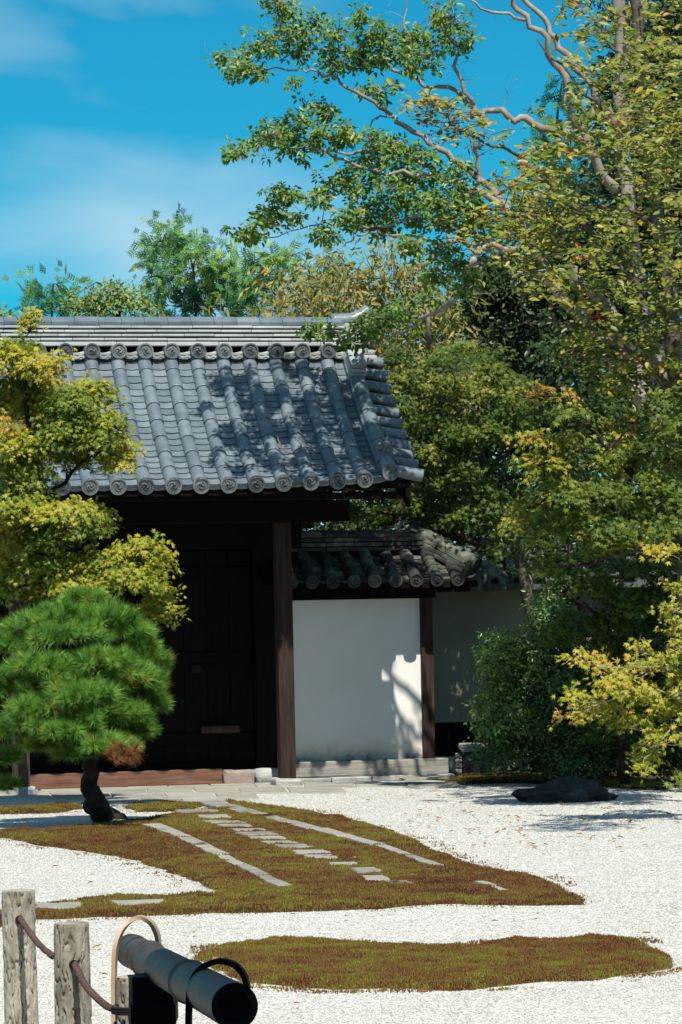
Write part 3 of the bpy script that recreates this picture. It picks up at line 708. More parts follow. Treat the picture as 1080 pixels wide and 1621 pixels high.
# its roof: slope from the ridge at y=0 to the eave at y=-.42, hipped at the right end
WE, WR, ZE, ZR_ = -.45, .06, 2.135, 2.47
def wz(y): return ZE + (ZR_ - ZE) * (y - WE) / (WR - WE)
HIP0, HIP1 = .80, 1.22
V = [(-1.1, WE, ZE - .03), (HIP1, WE, ZE - .03), (HIP0, WR, ZR_ - .03), (-1.1, WR, ZR_ - .03), (HIP1, WR + .51, ZE - .03), (-1.1, WR + .51, ZE - .03)]
wdeck = mesh('roof', V + [(a, b, c - .06) for a, b, c in V], [(0, 1, 2, 3), (3, 2, 4, 5), (1, 4, 2), (6, 9, 8, 7), (9, 11, 10, 8), (7, 8, 10), (0, 6, 7, 1), (1, 7, 10, 4), (4, 10, 11, 5), (0, 3, 9, 6), (3, 5, 11, 9)], M['wood_dark'])
wroof = ob('roof', wdeck, wing)
def WM(u, y, lift=0, tilt=0):
    sl = (ZR_ - ZE) / (WR - WE); n = math.hypot(1, sl); up = Vector((0, 1 / n, sl / n)); nm = Vector((0, -sl / n, 1 / n)); p = Vector((u, y, wz(y))) + nm * lift
    return Matrix(((1, up.x, nm.x, p.x), (0, up.y, nm.y, p.y), (0, up.z, nm.z, p.z), (0, 0, 0, 1))) @ Matrix.Rotation(tilt, 4, 'X')
WB = barrel_me(.066, .22, name='barrel_tile', mat=M['tile_old']); WP = pan_me(.21, .13, .03, .016, name='pan_tile', mat=M['tile_old']); WPE = pan_me(.21, .13, .03, .016, .03, name='eave_tile', mat=M['tile_old']); WD = disc_me(.072, 'end_disc', M['tile_old'])
u = .985
while u > -.95:
    for i in range(3):
        y = WE - .03 + i * .165
        if u > HIP0 and y > WE + (HIP1 - u) / (HIP1 - HIP0) * (WR - WE) - .12 and i: continue
        ob('barrel_tile', WB, wroof, WM(u, y, .018, -.03))
    ob('end_disc', WD, wroof, WM(u, WE - .04, .02) @ Matrix.Rotation(-.45, 4, 'X') @ Matrix.Rotation(R_.uniform(0, 6), 4, 'Y'))
    for i in range(5):
        y = WE + i * .085
        if u + .11 > HIP0 and y > WE + (HIP1 - u - .11) / (HIP1 - HIP0) * (WR - WE) - .05 and i: continue
        ob('eave_tile' if i == 0 else 'pan_tile', WPE if i == 0 else WP, wroof, WM(u + .112, y, .0, -.12))
    u -= .225
for i in range(4):                                                  # right hip slope
    y = WE + .12 + i * .2
    m = Matrix.Translation((HIP1 + .02, y, ZE + .02)) @ Matrix.Rotation(math.radians(90), 4, 'Z') @ Matrix.Rotation(math.radians(32), 4, 'X')
    ob('barrel_tile', WB, wroof, m); ob('end_disc', WD, wroof, m @ Matrix.Translation((0, -.002, 0)))
    ob('pan_tile', WP, wroof, Matrix.Translation((HIP1 - .0, y + .1, ZE + .0)) @ Matrix.Rotation(math.radians(90), 4, 'Z') @ Matrix.Rotation(math.radians(32), 4, 'X'))
for c in range(3):
    x = -.95
    while x < HIP0 - .05:
        x1 = min(x + .31, HIP0 - .03)
        MB().box(x + .002, x1 - .002, WR - .13 + .012 * c, WR + .13 - .012 * c, 2.455 + c * .05, 2.455 + c * .05 + .04, .007).ob('ridge_tile', M['tile_old'], wroof); x = x1
x = -.95
WC = barrel_me(.082, .30, name='ridge_cap', mat=M['tile_old'])
while x < HIP0 - .08:
    ob('ridge_cap', WC, wroof, Matrix.Translation((x + .29, WR, 2.60)) @ Matrix.Rotation(math.radians(90), 4, 'Z')); x += .29
a, b = Vector((HIP0 - .03, WR - .02, 2.61)), Vector((HIP1 - .03, WE + .06, 2.30))   # hip ridge
dirv = (a - b).normalized(); sx = dirv.cross(Vector((0, 0, 1))).normalized(); nz_ = sx.cross(dirv)
HM = Matrix(((sx.x, dirv.x, nz_.x, b.x), (sx.y, dirv.y, nz_.y, b.y), (sx.z, dirv.z, nz_.z, b.z), (0, 0, 0, 1)))
Lh = (a - b).length
for c in range(3): MB().box(-.10 + .01 * c, .10 - .01 * c, .0 + .03 * c, Lh, -.135 + .046 * c, -.094 + .046 * c, .007).ob('hip_tile', M['tile_old'], wroof, M=HM)
for k in range(2): ob('hip_cap', barrel_me(.078, Lh / 2 + .02, name='hip_cap', mat=M['tile_old']), wroof, HM @ Matrix.Translation((0, k * Lh / 2 - .03, .01)))
ob('hip_disc', disc_me(.085, 'hip_disc', M['tile_old']), wroof, HM @ Matrix.Translation((0, -.04, .0)))
mb = MB().box(-.12, .12, -.05, .0, -.17, .03, .02); mb.ob('hip_end', M['tile_old'], wroof, M=HM @ Matrix.Translation((0, .02, 0)))
ob('corner_disc', WD, wroof, Matrix.Translation((HIP1 + .04, WE - .02, ZE + .02)) @ Matrix.Rotation(math.radians(40), 4, 'Z'))
mb = MB()
x = -.9
while x < 1.15:
    lbox('rafter', (x, x + .05, WE + .05, WR, 2.0, 2.045), 'wood_dark', wing, 0); x += .2
MB().box(-.9, 1.16, WE + .03, WE + .09, 2.046, 2.1).ob('eave_board', M['wood_dark'], wing)

# ------------------------------------------------------------------ garden wall further back
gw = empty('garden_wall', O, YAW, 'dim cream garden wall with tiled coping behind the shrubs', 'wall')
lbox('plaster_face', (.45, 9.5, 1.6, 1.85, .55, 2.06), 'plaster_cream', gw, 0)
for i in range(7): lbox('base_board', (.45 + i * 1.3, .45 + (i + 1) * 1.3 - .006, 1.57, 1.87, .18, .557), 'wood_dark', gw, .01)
MB().box(.45, 9.5, 1.5, 1.95, 0, .176, .02).ob('footing', M['stone'], gw)
for x in (1.0, 2.8, 4.6, 6.4, 8.2): lbox('wall_post', (x - .07, x + .07, 1.56, 1.9, .56, 2.02), 'wood_dark', gw, .008)
cop = mesh('coping', [(.4, 1.25, 2.1), (9.6, 1.25, 2.1), (9.6, 1.72, 2.42), (.4, 1.72, 2.42), (.4, 2.2, 2.1), (9.6, 2.2, 2.1), (.4, 1.25, 2.03), (9.6, 1.25, 2.03), (.4, 2.2, 2.03), (9.6, 2.2, 2.03)],
    [(0, 1, 2, 3), (3, 2, 5, 4), (6, 8, 9, 7), (0, 6, 7, 1), (4, 5, 9, 8), (0, 3, 4, 8, 6), (1, 7, 9, 5, 2)], M['tile_old'])
cop = ob('coping', cop, gw)
CB = barrel_me(.066, .56, name='barrel_tile', mat=M['tile_old'])
for i in range(34): ob('barrel_tile', CB, cop, Matrix.Translation((.55 + i * .265, 1.23, 2.12)) @ Matrix.Rotation(.6, 4, 'X'))
for i in range(31): ob('ridge_cap', WC, cop, Matrix.Translation((.7 + i * .29, 1.72, 2.46)) @ Matrix.Rotation(math.radians(90), 4, 'Z'))

# ------------------------------------------------------------------ hall eave over the viewer (casts the shade on the near barrier)
hall = empty('hall_eave', (0, 0, 0)); tag(hall, kind='structure')
EY, EZ = 7.55, 3.50
MB().add([(-16, EY, EZ), (16, EY, EZ), (16, -6, EZ + 4.2), (-16, -6, EZ + 4.2), (-16, EY, EZ + .15), (16, EY, EZ + .15), (16, -6, EZ + 4.4), (-16, -6, EZ + 4.4)], [(0, 3, 2, 1), (4, 5, 6, 7), (0, 1, 5, 4), (2, 3, 7, 6), (0, 4, 7, 3), (1, 2, 6, 5)]).ob('eave_roof', M['wood_dark'], hall)
MB().box(-16, 16, -6.3, -6, 0, EZ + 4.3).ob('hall_wall', M['wood_dark'], hall)
for x in (-9, -3.5, 3.5, 9): MB().box(x - .11, x + .11, .5, .72, 0, EZ + 2.0, .02).ob('pillar', M['wood_dark'], hall)

# ------------------------------------------------------------------ rope fence and bamboo barrier in the foreground
def log_post(px, top_py, Y, dia, label, seed, lean=0.0):
    top = P(px, top_py, Y); h = top.z
    root = empty('fence_post', (top.x, Y, 0), 0, label, 'post', 'wooden posts of the rope fence')
    n, m = 150, 130; an = np.linspace(0, 2 * math.pi, n, endpoint=False); zz = np.linspace(-.05, h, m)
    A, Z = np.meshgrid(an, zz)
    # furrowed bark: ridged noise wrapping round the post
    X0, Y0 = np.cos(A), np.sin(A)
    wp = noise2(A.ravel() * 2, Z.ravel() * 14, 1.0, seed + 6).reshape(A.shape)
    f = noise2((A * 4.2 + wp * 1.3).ravel(), Z.ravel() * 9, 1.0, seed).reshape(A.shape); f2 = noise2((A * 9 + wp * 2).ravel(), Z.ravel() * 24, 1.0, seed + 2).reshape(A.shape)
    f = f * .62 + f2 * .38
    # make it periodic
    wgt = np.clip((2 * math.pi - A) / .5, 0, 1); f = f * wgt + f[:, :1] * (1 - wgt)
    rid = np.abs(f - .5) * 2
    r = dia / 2 * (1 + .03 * np.sin(A * 2 + seed) + .02 * np.sin(Z * 9 + seed)) - .011 * np.clip(.15 - rid, 0, 1) / .15 + .003 * f2
    r *= np.clip((h - Z) / .008, 0, 1) ** .5 * .04 + .96
    V = np.stack([X0 * r + lean * Z, Y0 * r, Z], -1).reshape(-1, 3)
    idx = np.arange(n * m).reshape(m, n); nx = np.roll(idx, -1, 1)
    q = np.stack([idx[:-1], nx[:-1], nx[1:], idx[1:]], -1).reshape(-1)
    ob('shaft', npmesh('shaft', V, q, 4, M['post_bark']), root)
    ring = V[-n:]; cc = ring.mean(0)
    Vt = [tuple(v) for v in ring] + [tuple(cc + (v - cc) * .5 + np.array([0, 0, .004])) for v in ring] + [tuple(cc + np.array([0, 0, .003]))]
    Ft = [(i, (i + 1) % n, n + (i + 1) % n, n + i) for i in range(n)] + [(n + i, n + (i + 1) % n, 2 * n) for i in range(n)]
    ob('cut_top', mesh('cut_top', Vt, Ft, M['post_wood']), root)
    return root, top
M['post_wood'] = basic('cut post end', [(.2, (.16, .145, .12)), (.6, (.32, .30, .26)), (.9, (.42, .40, .35))], scale=14, rough=.9, bump=.6, bscale=40, spec=.1)
fp1, t1 = log_post(30, 1409, 12.0, .121, 'tallest grey bark fence post at the left edge', 1, -.004)
fp2, t2 = log_post(113, 1461, 10.6, .121, 'grey bark fence post in the middle beside the bamboo', 5, 0.0)
fp3, t3 = log_post(213, 1546, 10.0, .116, 'grey bark fence post half hidden behind the black bamboo support', 9, 0)
def rope_seg(name, pts, label, r=.0115):
    cl_ = smooth_line(pts, 30); mb = MB(); tot = 0.0
    for st_ in range(3):                                            # three laid strands
        sp_ = []; tot = 0.0
        for i, p in enumerate(cl_):
            t = (cl_[min(i + 1, len(cl_) - 1)] - cl_[max(i - 1, 0)]).normalized(); a = t.orthogonal().normalized() if abs(t.z) > .99 else t.cross(Vector((0, 0, 1))).normalized(); b = t.cross(a)
            if i: tot += (p - cl_[i - 1]).length
            an = tot / .06 * 6.283 + st_ * 2.094
            sp_.append(p + (a * math.cos(an) + b * math.sin(an)) * r * .5)
        mb.tube(sp_, [r * .58] * len(sp_), 7)
    o = mb.ob(name, M['rope'], None, True); tag(o, label, 'rope', 'ropes of the fence'); return o
h1 = P(31, 1456, 11.94); h2 = P(117, 1527, 10.54)
rope_seg('fence_rope', [h1 + Vector((0, .02, .004)), P(45, 1473, 11.6), P(62, 1495, 11.2), P(84, 1514, 10.72)], 'brown rope sagging between the first two fence posts', .0115)
rope_seg('fence_rope', [h2 + Vector((0, .02, .004)), P(133, 1556, 10.3), P(152, 1578, 10.1), P(172, 1594, 9.95), P(196, 1601, 9.92)], 'brown rope sagging from the middle post down to the bamboo support', .0115)
rope_seg('fence_rope', [P(-60, 1420, 13.2), P(-25, 1438, 12.7), P(8, 1449, 12.05)], 'short end of rope entering the tallest fence post', .0115)
for p_, nm in ((h1, fp1), (h2, fp2)):                               # black plugs painted in for the dark inside the drilled holes
    mb = MB(); mb.tube([p_ + Vector((0, .004, .0)), p_ + Vector((0, -.006, 0))], [.017, .016], 14)
    o = mb.ob('hole_shade', M['black_wood_and_shade'], None); o.parent = nm; o.matrix_parent_inverse = nm.matrix_basis.inverted() if False else Matrix.Translation(-Vector(nm.location))
# bamboo pole
A_, B_ = P(372, 1593, 7.75), P(207, 1504, 10.45)
pole = empty('bamboo_pole', B_, 0, 'thick dark bamboo pole laid on a post as a barrier', 'bamboo')
def wc(name, me, root):
    o = bpy.data.objects.new(name, me); link(o, root); o.matrix_parent_inverse = Matrix.Translation(-Vector(root.location)); return o
dv = (A_ - B_); L = dv.length; dv.normalize()
pts = []; rad = []
nodes = [.62, 1.75]
s = 0.0
for s in np.linspace(0, L, 420):
    r = .0545 + .003 * (s / L)
    for nd in nodes:
        r += .0035 * math.exp(-((s - nd) / .045) ** 2) + .003 * math.exp(-((s - nd) / .008) ** 2) - .003 * math.exp(-((s - nd - .03) / .008) ** 2)
    r -= .006 * max(0, 1 - s / .01)
    pts.append(B_ + dv * s); rad.append(r)
mb = MB(); mb.tube(pts, rad, 40); me = mb.me('culm', M['bamboo'], True)
wc('culm', me, pole)
mb = MB(); mb.tube([B_ + dv * (.10 + t) for t in (-.004, .004)], [.0568, .0568], 32); wc('binding', mb.me('binding', M['black_wood_and_shade'], True), pole)
mb = MB(); mb.tube([B_ + dv * t + Vector((0, -.034, .0445)).normalized() * (.0558 + .0015 * t) for t in np.linspace(.02, 1.3, 30)], [.0018] * 30, 5); wc('crack', mb.me('crack', M['black_wood_and_shade']), pole)
mb = MB(); mb.tube([A_ + dv * .0015, A_ - dv * .02], [.040, .040], 32); wc('end_shade', mb.me('end_shade', M['black_wood_and_shade']), pole)  # flat black disc: shade of the pole end put into colour
# black support post
sp_c = B_ + dv * 1.05
sup = empty('support_stand', (sp_c.x - .03, sp_c.y, 0), 0, 'square black wooden stand carrying the bamboo pole', 'stand')
MB().box(-.062, .062, -.06, .06, 0, sp_c.z - .02, .006).ob('upright', M['black_wood_and_shade'], sup)
MB().box(-.068, .068, -.066, .066, sp_c.z - .16, sp_c.z - .10, .006).ob('cross_piece', M['black_wood_and_shade'], sup)
# split bamboo hoops
def hoop(pxs, Y, mat, name, label, wd=.011, th=.005):
    pts = smooth_line([P(a, b, Y + k) for a, b, k in pxs], 6)
    V = []; Fc = []
    for i, p in enumerate(pts):
        t = (pts[min(i + 1, len(pts) - 1)] - pts[max(i - 1, 0)]).normalized(); s_ = Vector((0.25, .97, 0)); s_ = (s_ - t * s_.dot(t)).normalized(); q = t.cross(s_)
        for a, b in ((-1, -1), (1, -1), (1, 1), (-1, 1)): V.append(p + s_ * (a * wd) + q * (b * th))
    for i in range(len(pts) - 1):
        for k in range(4): Fc.append((4 * i + k, 4 * i + (k + 1) % 4, 4 * i + 4 + (k + 1) % 4, 4 * i + 4 + k))
    Fc += [(0, 1, 2, 3), tuple(4 * (len(pts) - 1) + k for k in (3, 2, 1, 0))]
    o = mesh(name, V, Fc, M[mat]); o = ob(name, o); tag(o, label, 'hoop', 'bamboo hoops over the pole'); return o
hoop([(182, 1700, -.12), (181, 1600, -.08), (181, 1540, -.06), (184, 1497, -.04), (197, 1467, 0), (218, 1453, .03), (238, 1460, .06), (249, 1480, .09), (251, 1502, .12)], 10.1, 'bamboo_tan', 'bamboo_hoop', 'tan split bamboo hoop arched over the lit end of the pole', .012, .0065)
hoop([(299, 1720, -.1), (299, 1610, -.08), (303, 1560, -.05), (318, 1534, 0), (345, 1522, .03), (372, 1528, .06), (388, 1548, .09), (393, 1580, .12)], 8.35, 'black_wood_and_shade', 'bamboo_hoop', 'hoop arched over the near end of the pole, its shade painted black', .008, .0075)  # bamboo hoop in shade, the shade put into a black material
mb = MB(); c = P(188, 1598, 9.93)
for k in range(3): mb.tube([c + Vector((.055 * math.cos(a) + .035, .06 * math.sin(a), .008 * k - .008)) for a in np.linspace(0, 6.28, 20)], [.005] * 20, 6, cap=False)
tag(mb.ob('rope_lashing', M['black_wood_and_shade']), 'black cord lashing tying the tan hoop to the post', 'cord')

# ------------------------------------------------------------------ rock, low stones, litter
def rock(name, c, rx, ry, rz, label, seed, mat='rock', amp=.35, sub=4, cat='rock'):
    bm = bmesh.new(); bmesh.ops.create_icosphere(bm, subdivisions=sub, radius=1)
    for v in bm.verts:
        d = v.co.normalized(); k = 1 + amp * (mnoise.noise(d * 1.6 + Vector((seed, 0, 0)))) - amp * .8 * abs(mnoise.noise(d * 2.6 + Vector((0, seed, 0)))) + amp * .3 * abs(mnoise.noise(d * 6 + Vector((0, seed, 3)))) + .07 * mnoise.noise(d * 13)
        p = d * k
        p.z = max(p.z, -.25)
        v.co = Vector((p.x * rx, p.y * ry, p.z * rz))
    me = bpy.data.meshes.new(name); bm.to_mesh(me); bm.free(); me.materials.append(M[mat]); me.update()
    o = ob(name, me); o.location = c
    if label: tag(o, label, cat)
    return o
g = Gd(897, 1274)
rock('garden_rock', (g.x, g.y + .22, .03), .45, .28, .185, 'low dark rock lying in shaded gravel before the shrubs', 3.3)
g = Gd(752, 1229)
ss = empty('stone_basin', g, 0, 'small mossy stacked stone basin half hidden by the shrub', 'basin')
MB().box(-.13, .17, -.12, .14, 0, .27, .03, .012).ob('pedestal', M['rock'], ss)
MB().box(-.17, .2, -.15, .17, .275, .36, .03, .012).ob('bowl', M['stone'], ss)
for k in range(4): MB().box(-.21, -.14, -.1, .08, .05 + k * .055, .09 + k * .055, .015, .006).ob('ledge', M['stone'], ss)

LEAF = dict(
    star=(np.array([[0, 0, 0.02]] + [[math.sin(a) * r, math.cos(a) * r + .1, -z] for a, r, z in
        [(0, 1, .12), (.36, .36, 0), (.80, .88, .14), (1.18, .32, 0), (1.65, .66, .12), (2.5, .22, 0), (-2.5, .22, 0), (-1.65, .66, .12), (-1.18, .32, 0), (-.80, .88, .14), (-.36, .36, 0)]]),
        np.array([[0, 1 + i, 1 + (i + 1) % 11][::-1] for i in range(11)])),
    oval=(np.array([[0, 0, 0], [-.2, .28, .05], [-.23, .58, .05], [0, 1, -.06], [.23, .58, .05], [.2, .28, .05]]), np.array([[0, 3, 1], [1, 3, 2], [0, 5, 3], [5, 4, 3]])),
    narrow=(np.array([[0, 0, 0], [-.13, .4, .03], [0, 1, -.08], [.13, .4, .03]]), np.array([[0, 2, 1], [0, 3, 2]])),
    spray=(np.array(sum([[[a * .25 - .1, b * .8, 0], [a * .25 + .1, b * .8, 0.02], [a * (.5 + .3 * b), b + .28, -.05]] for a in (-1, -.5, 0, .5, 1) for b in (0, .35, .7)], [])), np.arange(45).reshape(-1, 3)),
)
_r = np.random.default_rng(3); _nv = []
for i in range(105):
    th = math.acos(1 - _r.uniform(0, 1.02)); ph = _r.uniform(0, 6.283); d = np.array([math.sin(th) * math.cos(ph), math.sin(th) * math.sin(ph), math.cos(th)]); b0 = np.array([0, 0, _r.uniform(-.45, .1)])
    s_ = np.cross(d, [.3, .5, .8]); s_ /= np.linalg.norm(s_); L_ = _r.uniform(.75, 1.05); w_ = .02
    _nv += [b0 - s_ * w_, b0 + s_ * w_, b0 + d * L_ + np.array([0, 0, .06])]
LEAF['tuft'] = (np.array(_nv), np.arange(315).reshape(-1, 3))

class Tree:
    """limbs as tubes, leaves as many small faces; built round an Empty at the tree's foot"""
    def __init__(s, seed): s.mb = MB(); s.nodes = []; s.rad = []; s.L = {}; s.rng = np.random.default_rng(seed); s.r = random.Random(seed)
    def limb(s, pts, r0, r1, n=8, sub=4, wob=.03):
        p = smooth_line(pts, sub); k = len(p)
        p = [q + Vector((s.r.uniform(-1, 1), s.r.uniform(-1, 1), s.r.uniform(-1, 1))) * wob * (0 < i < k - 1) for i, q in enumerate(p)]
        rr = [(r0 + (r1 - r0) * (i / (k - 1)) ** .8) * .88 for i in range(k)]
        s.mb.tube(p, rr, n); s.nodes += p; s.rad += rr; return p
    def near(s, c, below=False):
        a = np.array([tuple(q) for q in s.nodes]); d = np.linalg.norm(a - np.array(tuple(c)), axis=1)
        if below: d = d + np.clip(a[:, 2] - c.z, 0, 9) * 1.5
        i = int(d.argmin()); return s.nodes[i], s.rad[i]
    def twig(s, c, r=.01, sag=.1, n=5):
        a, ra = s.near(c, True); c = Vector(c); d = c - a; L_ = d.length
        if L_ < .05: return
        mid = a + d * .5 + Vector((s.r.uniform(-1, 1), s.r.uniform(-1, 1), s.r.uniform(-.2, 1))) * sag * L_
        p = smooth_line([a, a + d * .25 + (mid - a - d * .5) * .6, mid, c], 3); k = len(p); r0 = min(ra * .7, r * (1 + L_ * .6))
        rr = [r0 + (min(r, r0) * .55 - r0) * i / (k - 1) for i in range(k)]
        s.mb.tube(p, rr, n, cap=False); s.nodes += p[2:]; s.rad += rr[2:]
    def leaves(s, key, kind, pos, nrm, head, size, tone):
        s.L.setdefault((key, kind), []).append((pos, nrm, head, size, tone))
    def pad(s, key, kind, c, rx, ry, rz, n, size, tone=.5, spread=.15, up=1.0, out=.55, droop=.25, shell=.45, twigs=6, tw_r=.004, rnd=.35, low=-.35, spray=9):
        """a layer of foliage: leaves mostly on the upper shell of a flat ellipsoid"""
        g = s.rng; per = max(1, min(spray, n)); ns = max(2, n // per)
        d = g.normal(size=(ns, 3)); d /= np.linalg.norm(d, axis=1)[:, None]; d[:, 2] = np.where(d[:, 2] < low, -d[:, 2], d[:, 2])
        r = (shell + (1 - shell) * g.uniform(size=ns)) ** .7
        lump = 1 + .28 * np.sin(d[:, 0] * 5 + c[0] * 9) * np.cos(d[:, 1] * 4 + c[1] * 7) + .12 * g.normal(size=ns)
        cen = np.array(tuple(c)) + d * (r * lump)[:, None] * np.array([rx, ry, rz])
        outw = d * np.array([1, 1, .4]); cn = outw * out + np.array([0.04, -.5, up]) + g.normal(size=(ns, 3)) * rnd
        cn /= np.linalg.norm(cn, axis=1)[:, None]
        ax = outw * np.array([1, 1, 0]) + g.normal(size=(ns, 3)) * .6 + np.array([0, 0, -droop]); ax -= cn * (ax * cn).sum(1)[:, None]; ax /= np.linalg.norm(ax, axis=1)[:, None] + 1e-9
        bx = np.cross(cn, ax); ct = tone + g.normal(size=ns) * spread * .6
        ii = np.repeat(np.arange(ns), per); n = len(ii); a_ = g.uniform(-1.4, 1.4, n); b_ = g.normal(size=n)
        pos = cen[ii] + (ax[ii] * (a_ * 1.7 * size)[:, None] + bx[ii] * (b_ * .9 * size)[:, None]) + cn[ii] * (g.normal(size=n) * .25 * size - .25 * size * np.abs(a_))[:, None]
        nrm = cn[ii] + g.normal(size=(n, 3)) * .22; nrm /= np.linalg.norm(nrm, axis=1)[:, None]
        head = ax[ii] * .8 + bx[ii] * np.sign(b_)[:, None] * .7 + g.normal(size=(n, 3)) * .35
        t = np.clip(ct[ii] + g.normal(size=n) * spread * .3, 0, 1)
        s.leaves(key, kind, pos, nrm, head, size * g.uniform(.55, 1.2, n), t)
        for k in range(twigs):
            q = Vector(tuple(pos[g.integers(n)])); cc = Vector(tuple(c)) + Vector((0, 0, -rz * .3)); m = cc.lerp(q, .5) + Vector((0, 0, -.1 * (q - cc).length + .0))
            s.mb.tube([cc, m, q], [tw_r * 1.6, tw_r * 1.2, tw_r * .6], 4, cap=False)
    def build(s, name, base, label, cat, mats, bark, group=None, crown='crown'):
        root = empty(name, base, 0, label, cat, group); inv = Matrix.Translation(-Vector(base))
        def ch(nm, me): o = bpy.data.objects.new(nm, me); link(o, root); o.matrix_parent_inverse = inv; return o
        if s.mb.V: ch('trunk', s.mb.me('trunk', M[bark], True))
        for (key, kind), chunks in s.L.items():
            pos, nrm, head, size, tone = [np.concatenate([c[i] for c in chunks]) for i in range(5)]
            T, Fc = LEAF[kind]; n = len(pos)
            nrm = nrm / np.linalg.norm(nrm, axis=1)[:, None]
            head = head - nrm * (head * nrm).sum(1)[:, None]; head /= np.linalg.norm(head, axis=1)[:, None] + 1e-9
            side = np.cross(head, nrm)
            V = pos[:, None] + (T[None, :, 0, None] * side[:, None] + T[None, :, 1, None] * head[:, None] + T[None, :, 2, None] * nrm[:, None]) * size[:, None, None]
            idx = (Fc[None] + (np.arange(n) * len(T))[:, None, None]).reshape(-1)
            ch(crown if key == 'leaf' else key, npmesh(crown, V.reshape(-1, 3), idx, 3, mats[key], {'tone': np.repeat(tone, len(T))}))
        return root

# leaf colours
LM = dict(
    maple_y=leafmat('yellowing maple leaf', [(0, (.05, .095, .012)), (.3, (.13, .18, .018)), (.55, (.26, .27, .028)), (.8, (.36, .29, .038)), (1, (.42, .17, .03))], .35, gain=1.30),
    maple_g=leafmat('green maple leaf', [(0, (.025, .05, .009)), (.35, (.075, .115, .015)), (.6, (.16, .185, .022)), (.88, (.28, .24, .035)), (1, (.42, .14, .035))], .33, gain=1.35),
    bright=leafmat('bright small leaf', [(0, (.03, .075, .012)), (.4, (.075, .16, .02)), (.75, (.15, .23, .03)), (1, (.28, .20, .05))], .4, spec=.4, rough=.4, gain=1.50),
    olive=leafmat('olive autumn leaf', [(0, (.045, .075, .010)), (.35, (.12, .145, .016)), (.65, (.21, .21, .024)), (.85, (.31, .26, .035)), (1, (.30, .12, .03))], .32, spec=.35, rough=.42, gain=1.35),
    pine=leafmat('pine needle', [(0, (.018, .07, .012)), (.4, (.075, .20, .022)), (.75, (.17, .31, .035)), (.92, (.22, .32, .05)), (1, (.28, .14, .04))], .15, spec=.35, rough=.45, jitter=.75, gain=1.35),
    dead=leafmat('dead needle', [(0, (.20, .08, .03)), (1, (.34, .16, .06))], .15),
    pale=leafmat('pale drooping leaf', [(0, (.09, .11, .022)), (.4, (.19, .20, .04)), (.75, (.30, .28, .07)), (1, (.36, .22, .07))], .35, gain=1.30),
    conifer=leafmat('conifer spray', [(0, (.012, .05, .022)), (.5, (.035, .10, .03)), (1, (.16, .22, .03))], .3, gain=2.60),
    wood_dk=leafmat('dark evergreen leaf', [(0, (.012, .028, .008)), (.5, (.03, .055, .012)), (1, (.085, .11, .02))], .25, spec=.4, rough=.4, gain=1.20),
    round=leafmat('dusty green leaf', [(0, (.05, .085, .02)), (.5, (.11, .16, .035)), (1, (.20, .23, .06))], .3, gain=1.7),
    shrub=leafmat('glossy shrub leaf', [(0, (.02, .05, .012)), (.5, (.05, .105, .02)), (.85, (.11, .17, .025)), (1, (.24, .20, .04))], .3, spec=.5, rough=.35, gain=1.70),
    red=leafmat('crimson maple leaf', [(0, (.18, .01, .012)), (1, (.42, .03, .02))], .4),
)
def padpx(T, key, kind, cx, cy, rx, ry, Y, leafm, dens=1.0, tone=.5, depth=1.0, **kw):
    m = Y / F; n = max(6, int(dens * 9 * rx * ry / (leafm / m) ** 2 * 3.0))
    c = P(cx, cy, Y); T.pad(key, kind, c, rx * m, max(rx * m * depth, .12), ry * m, n, leafm, tone, **kw); return c

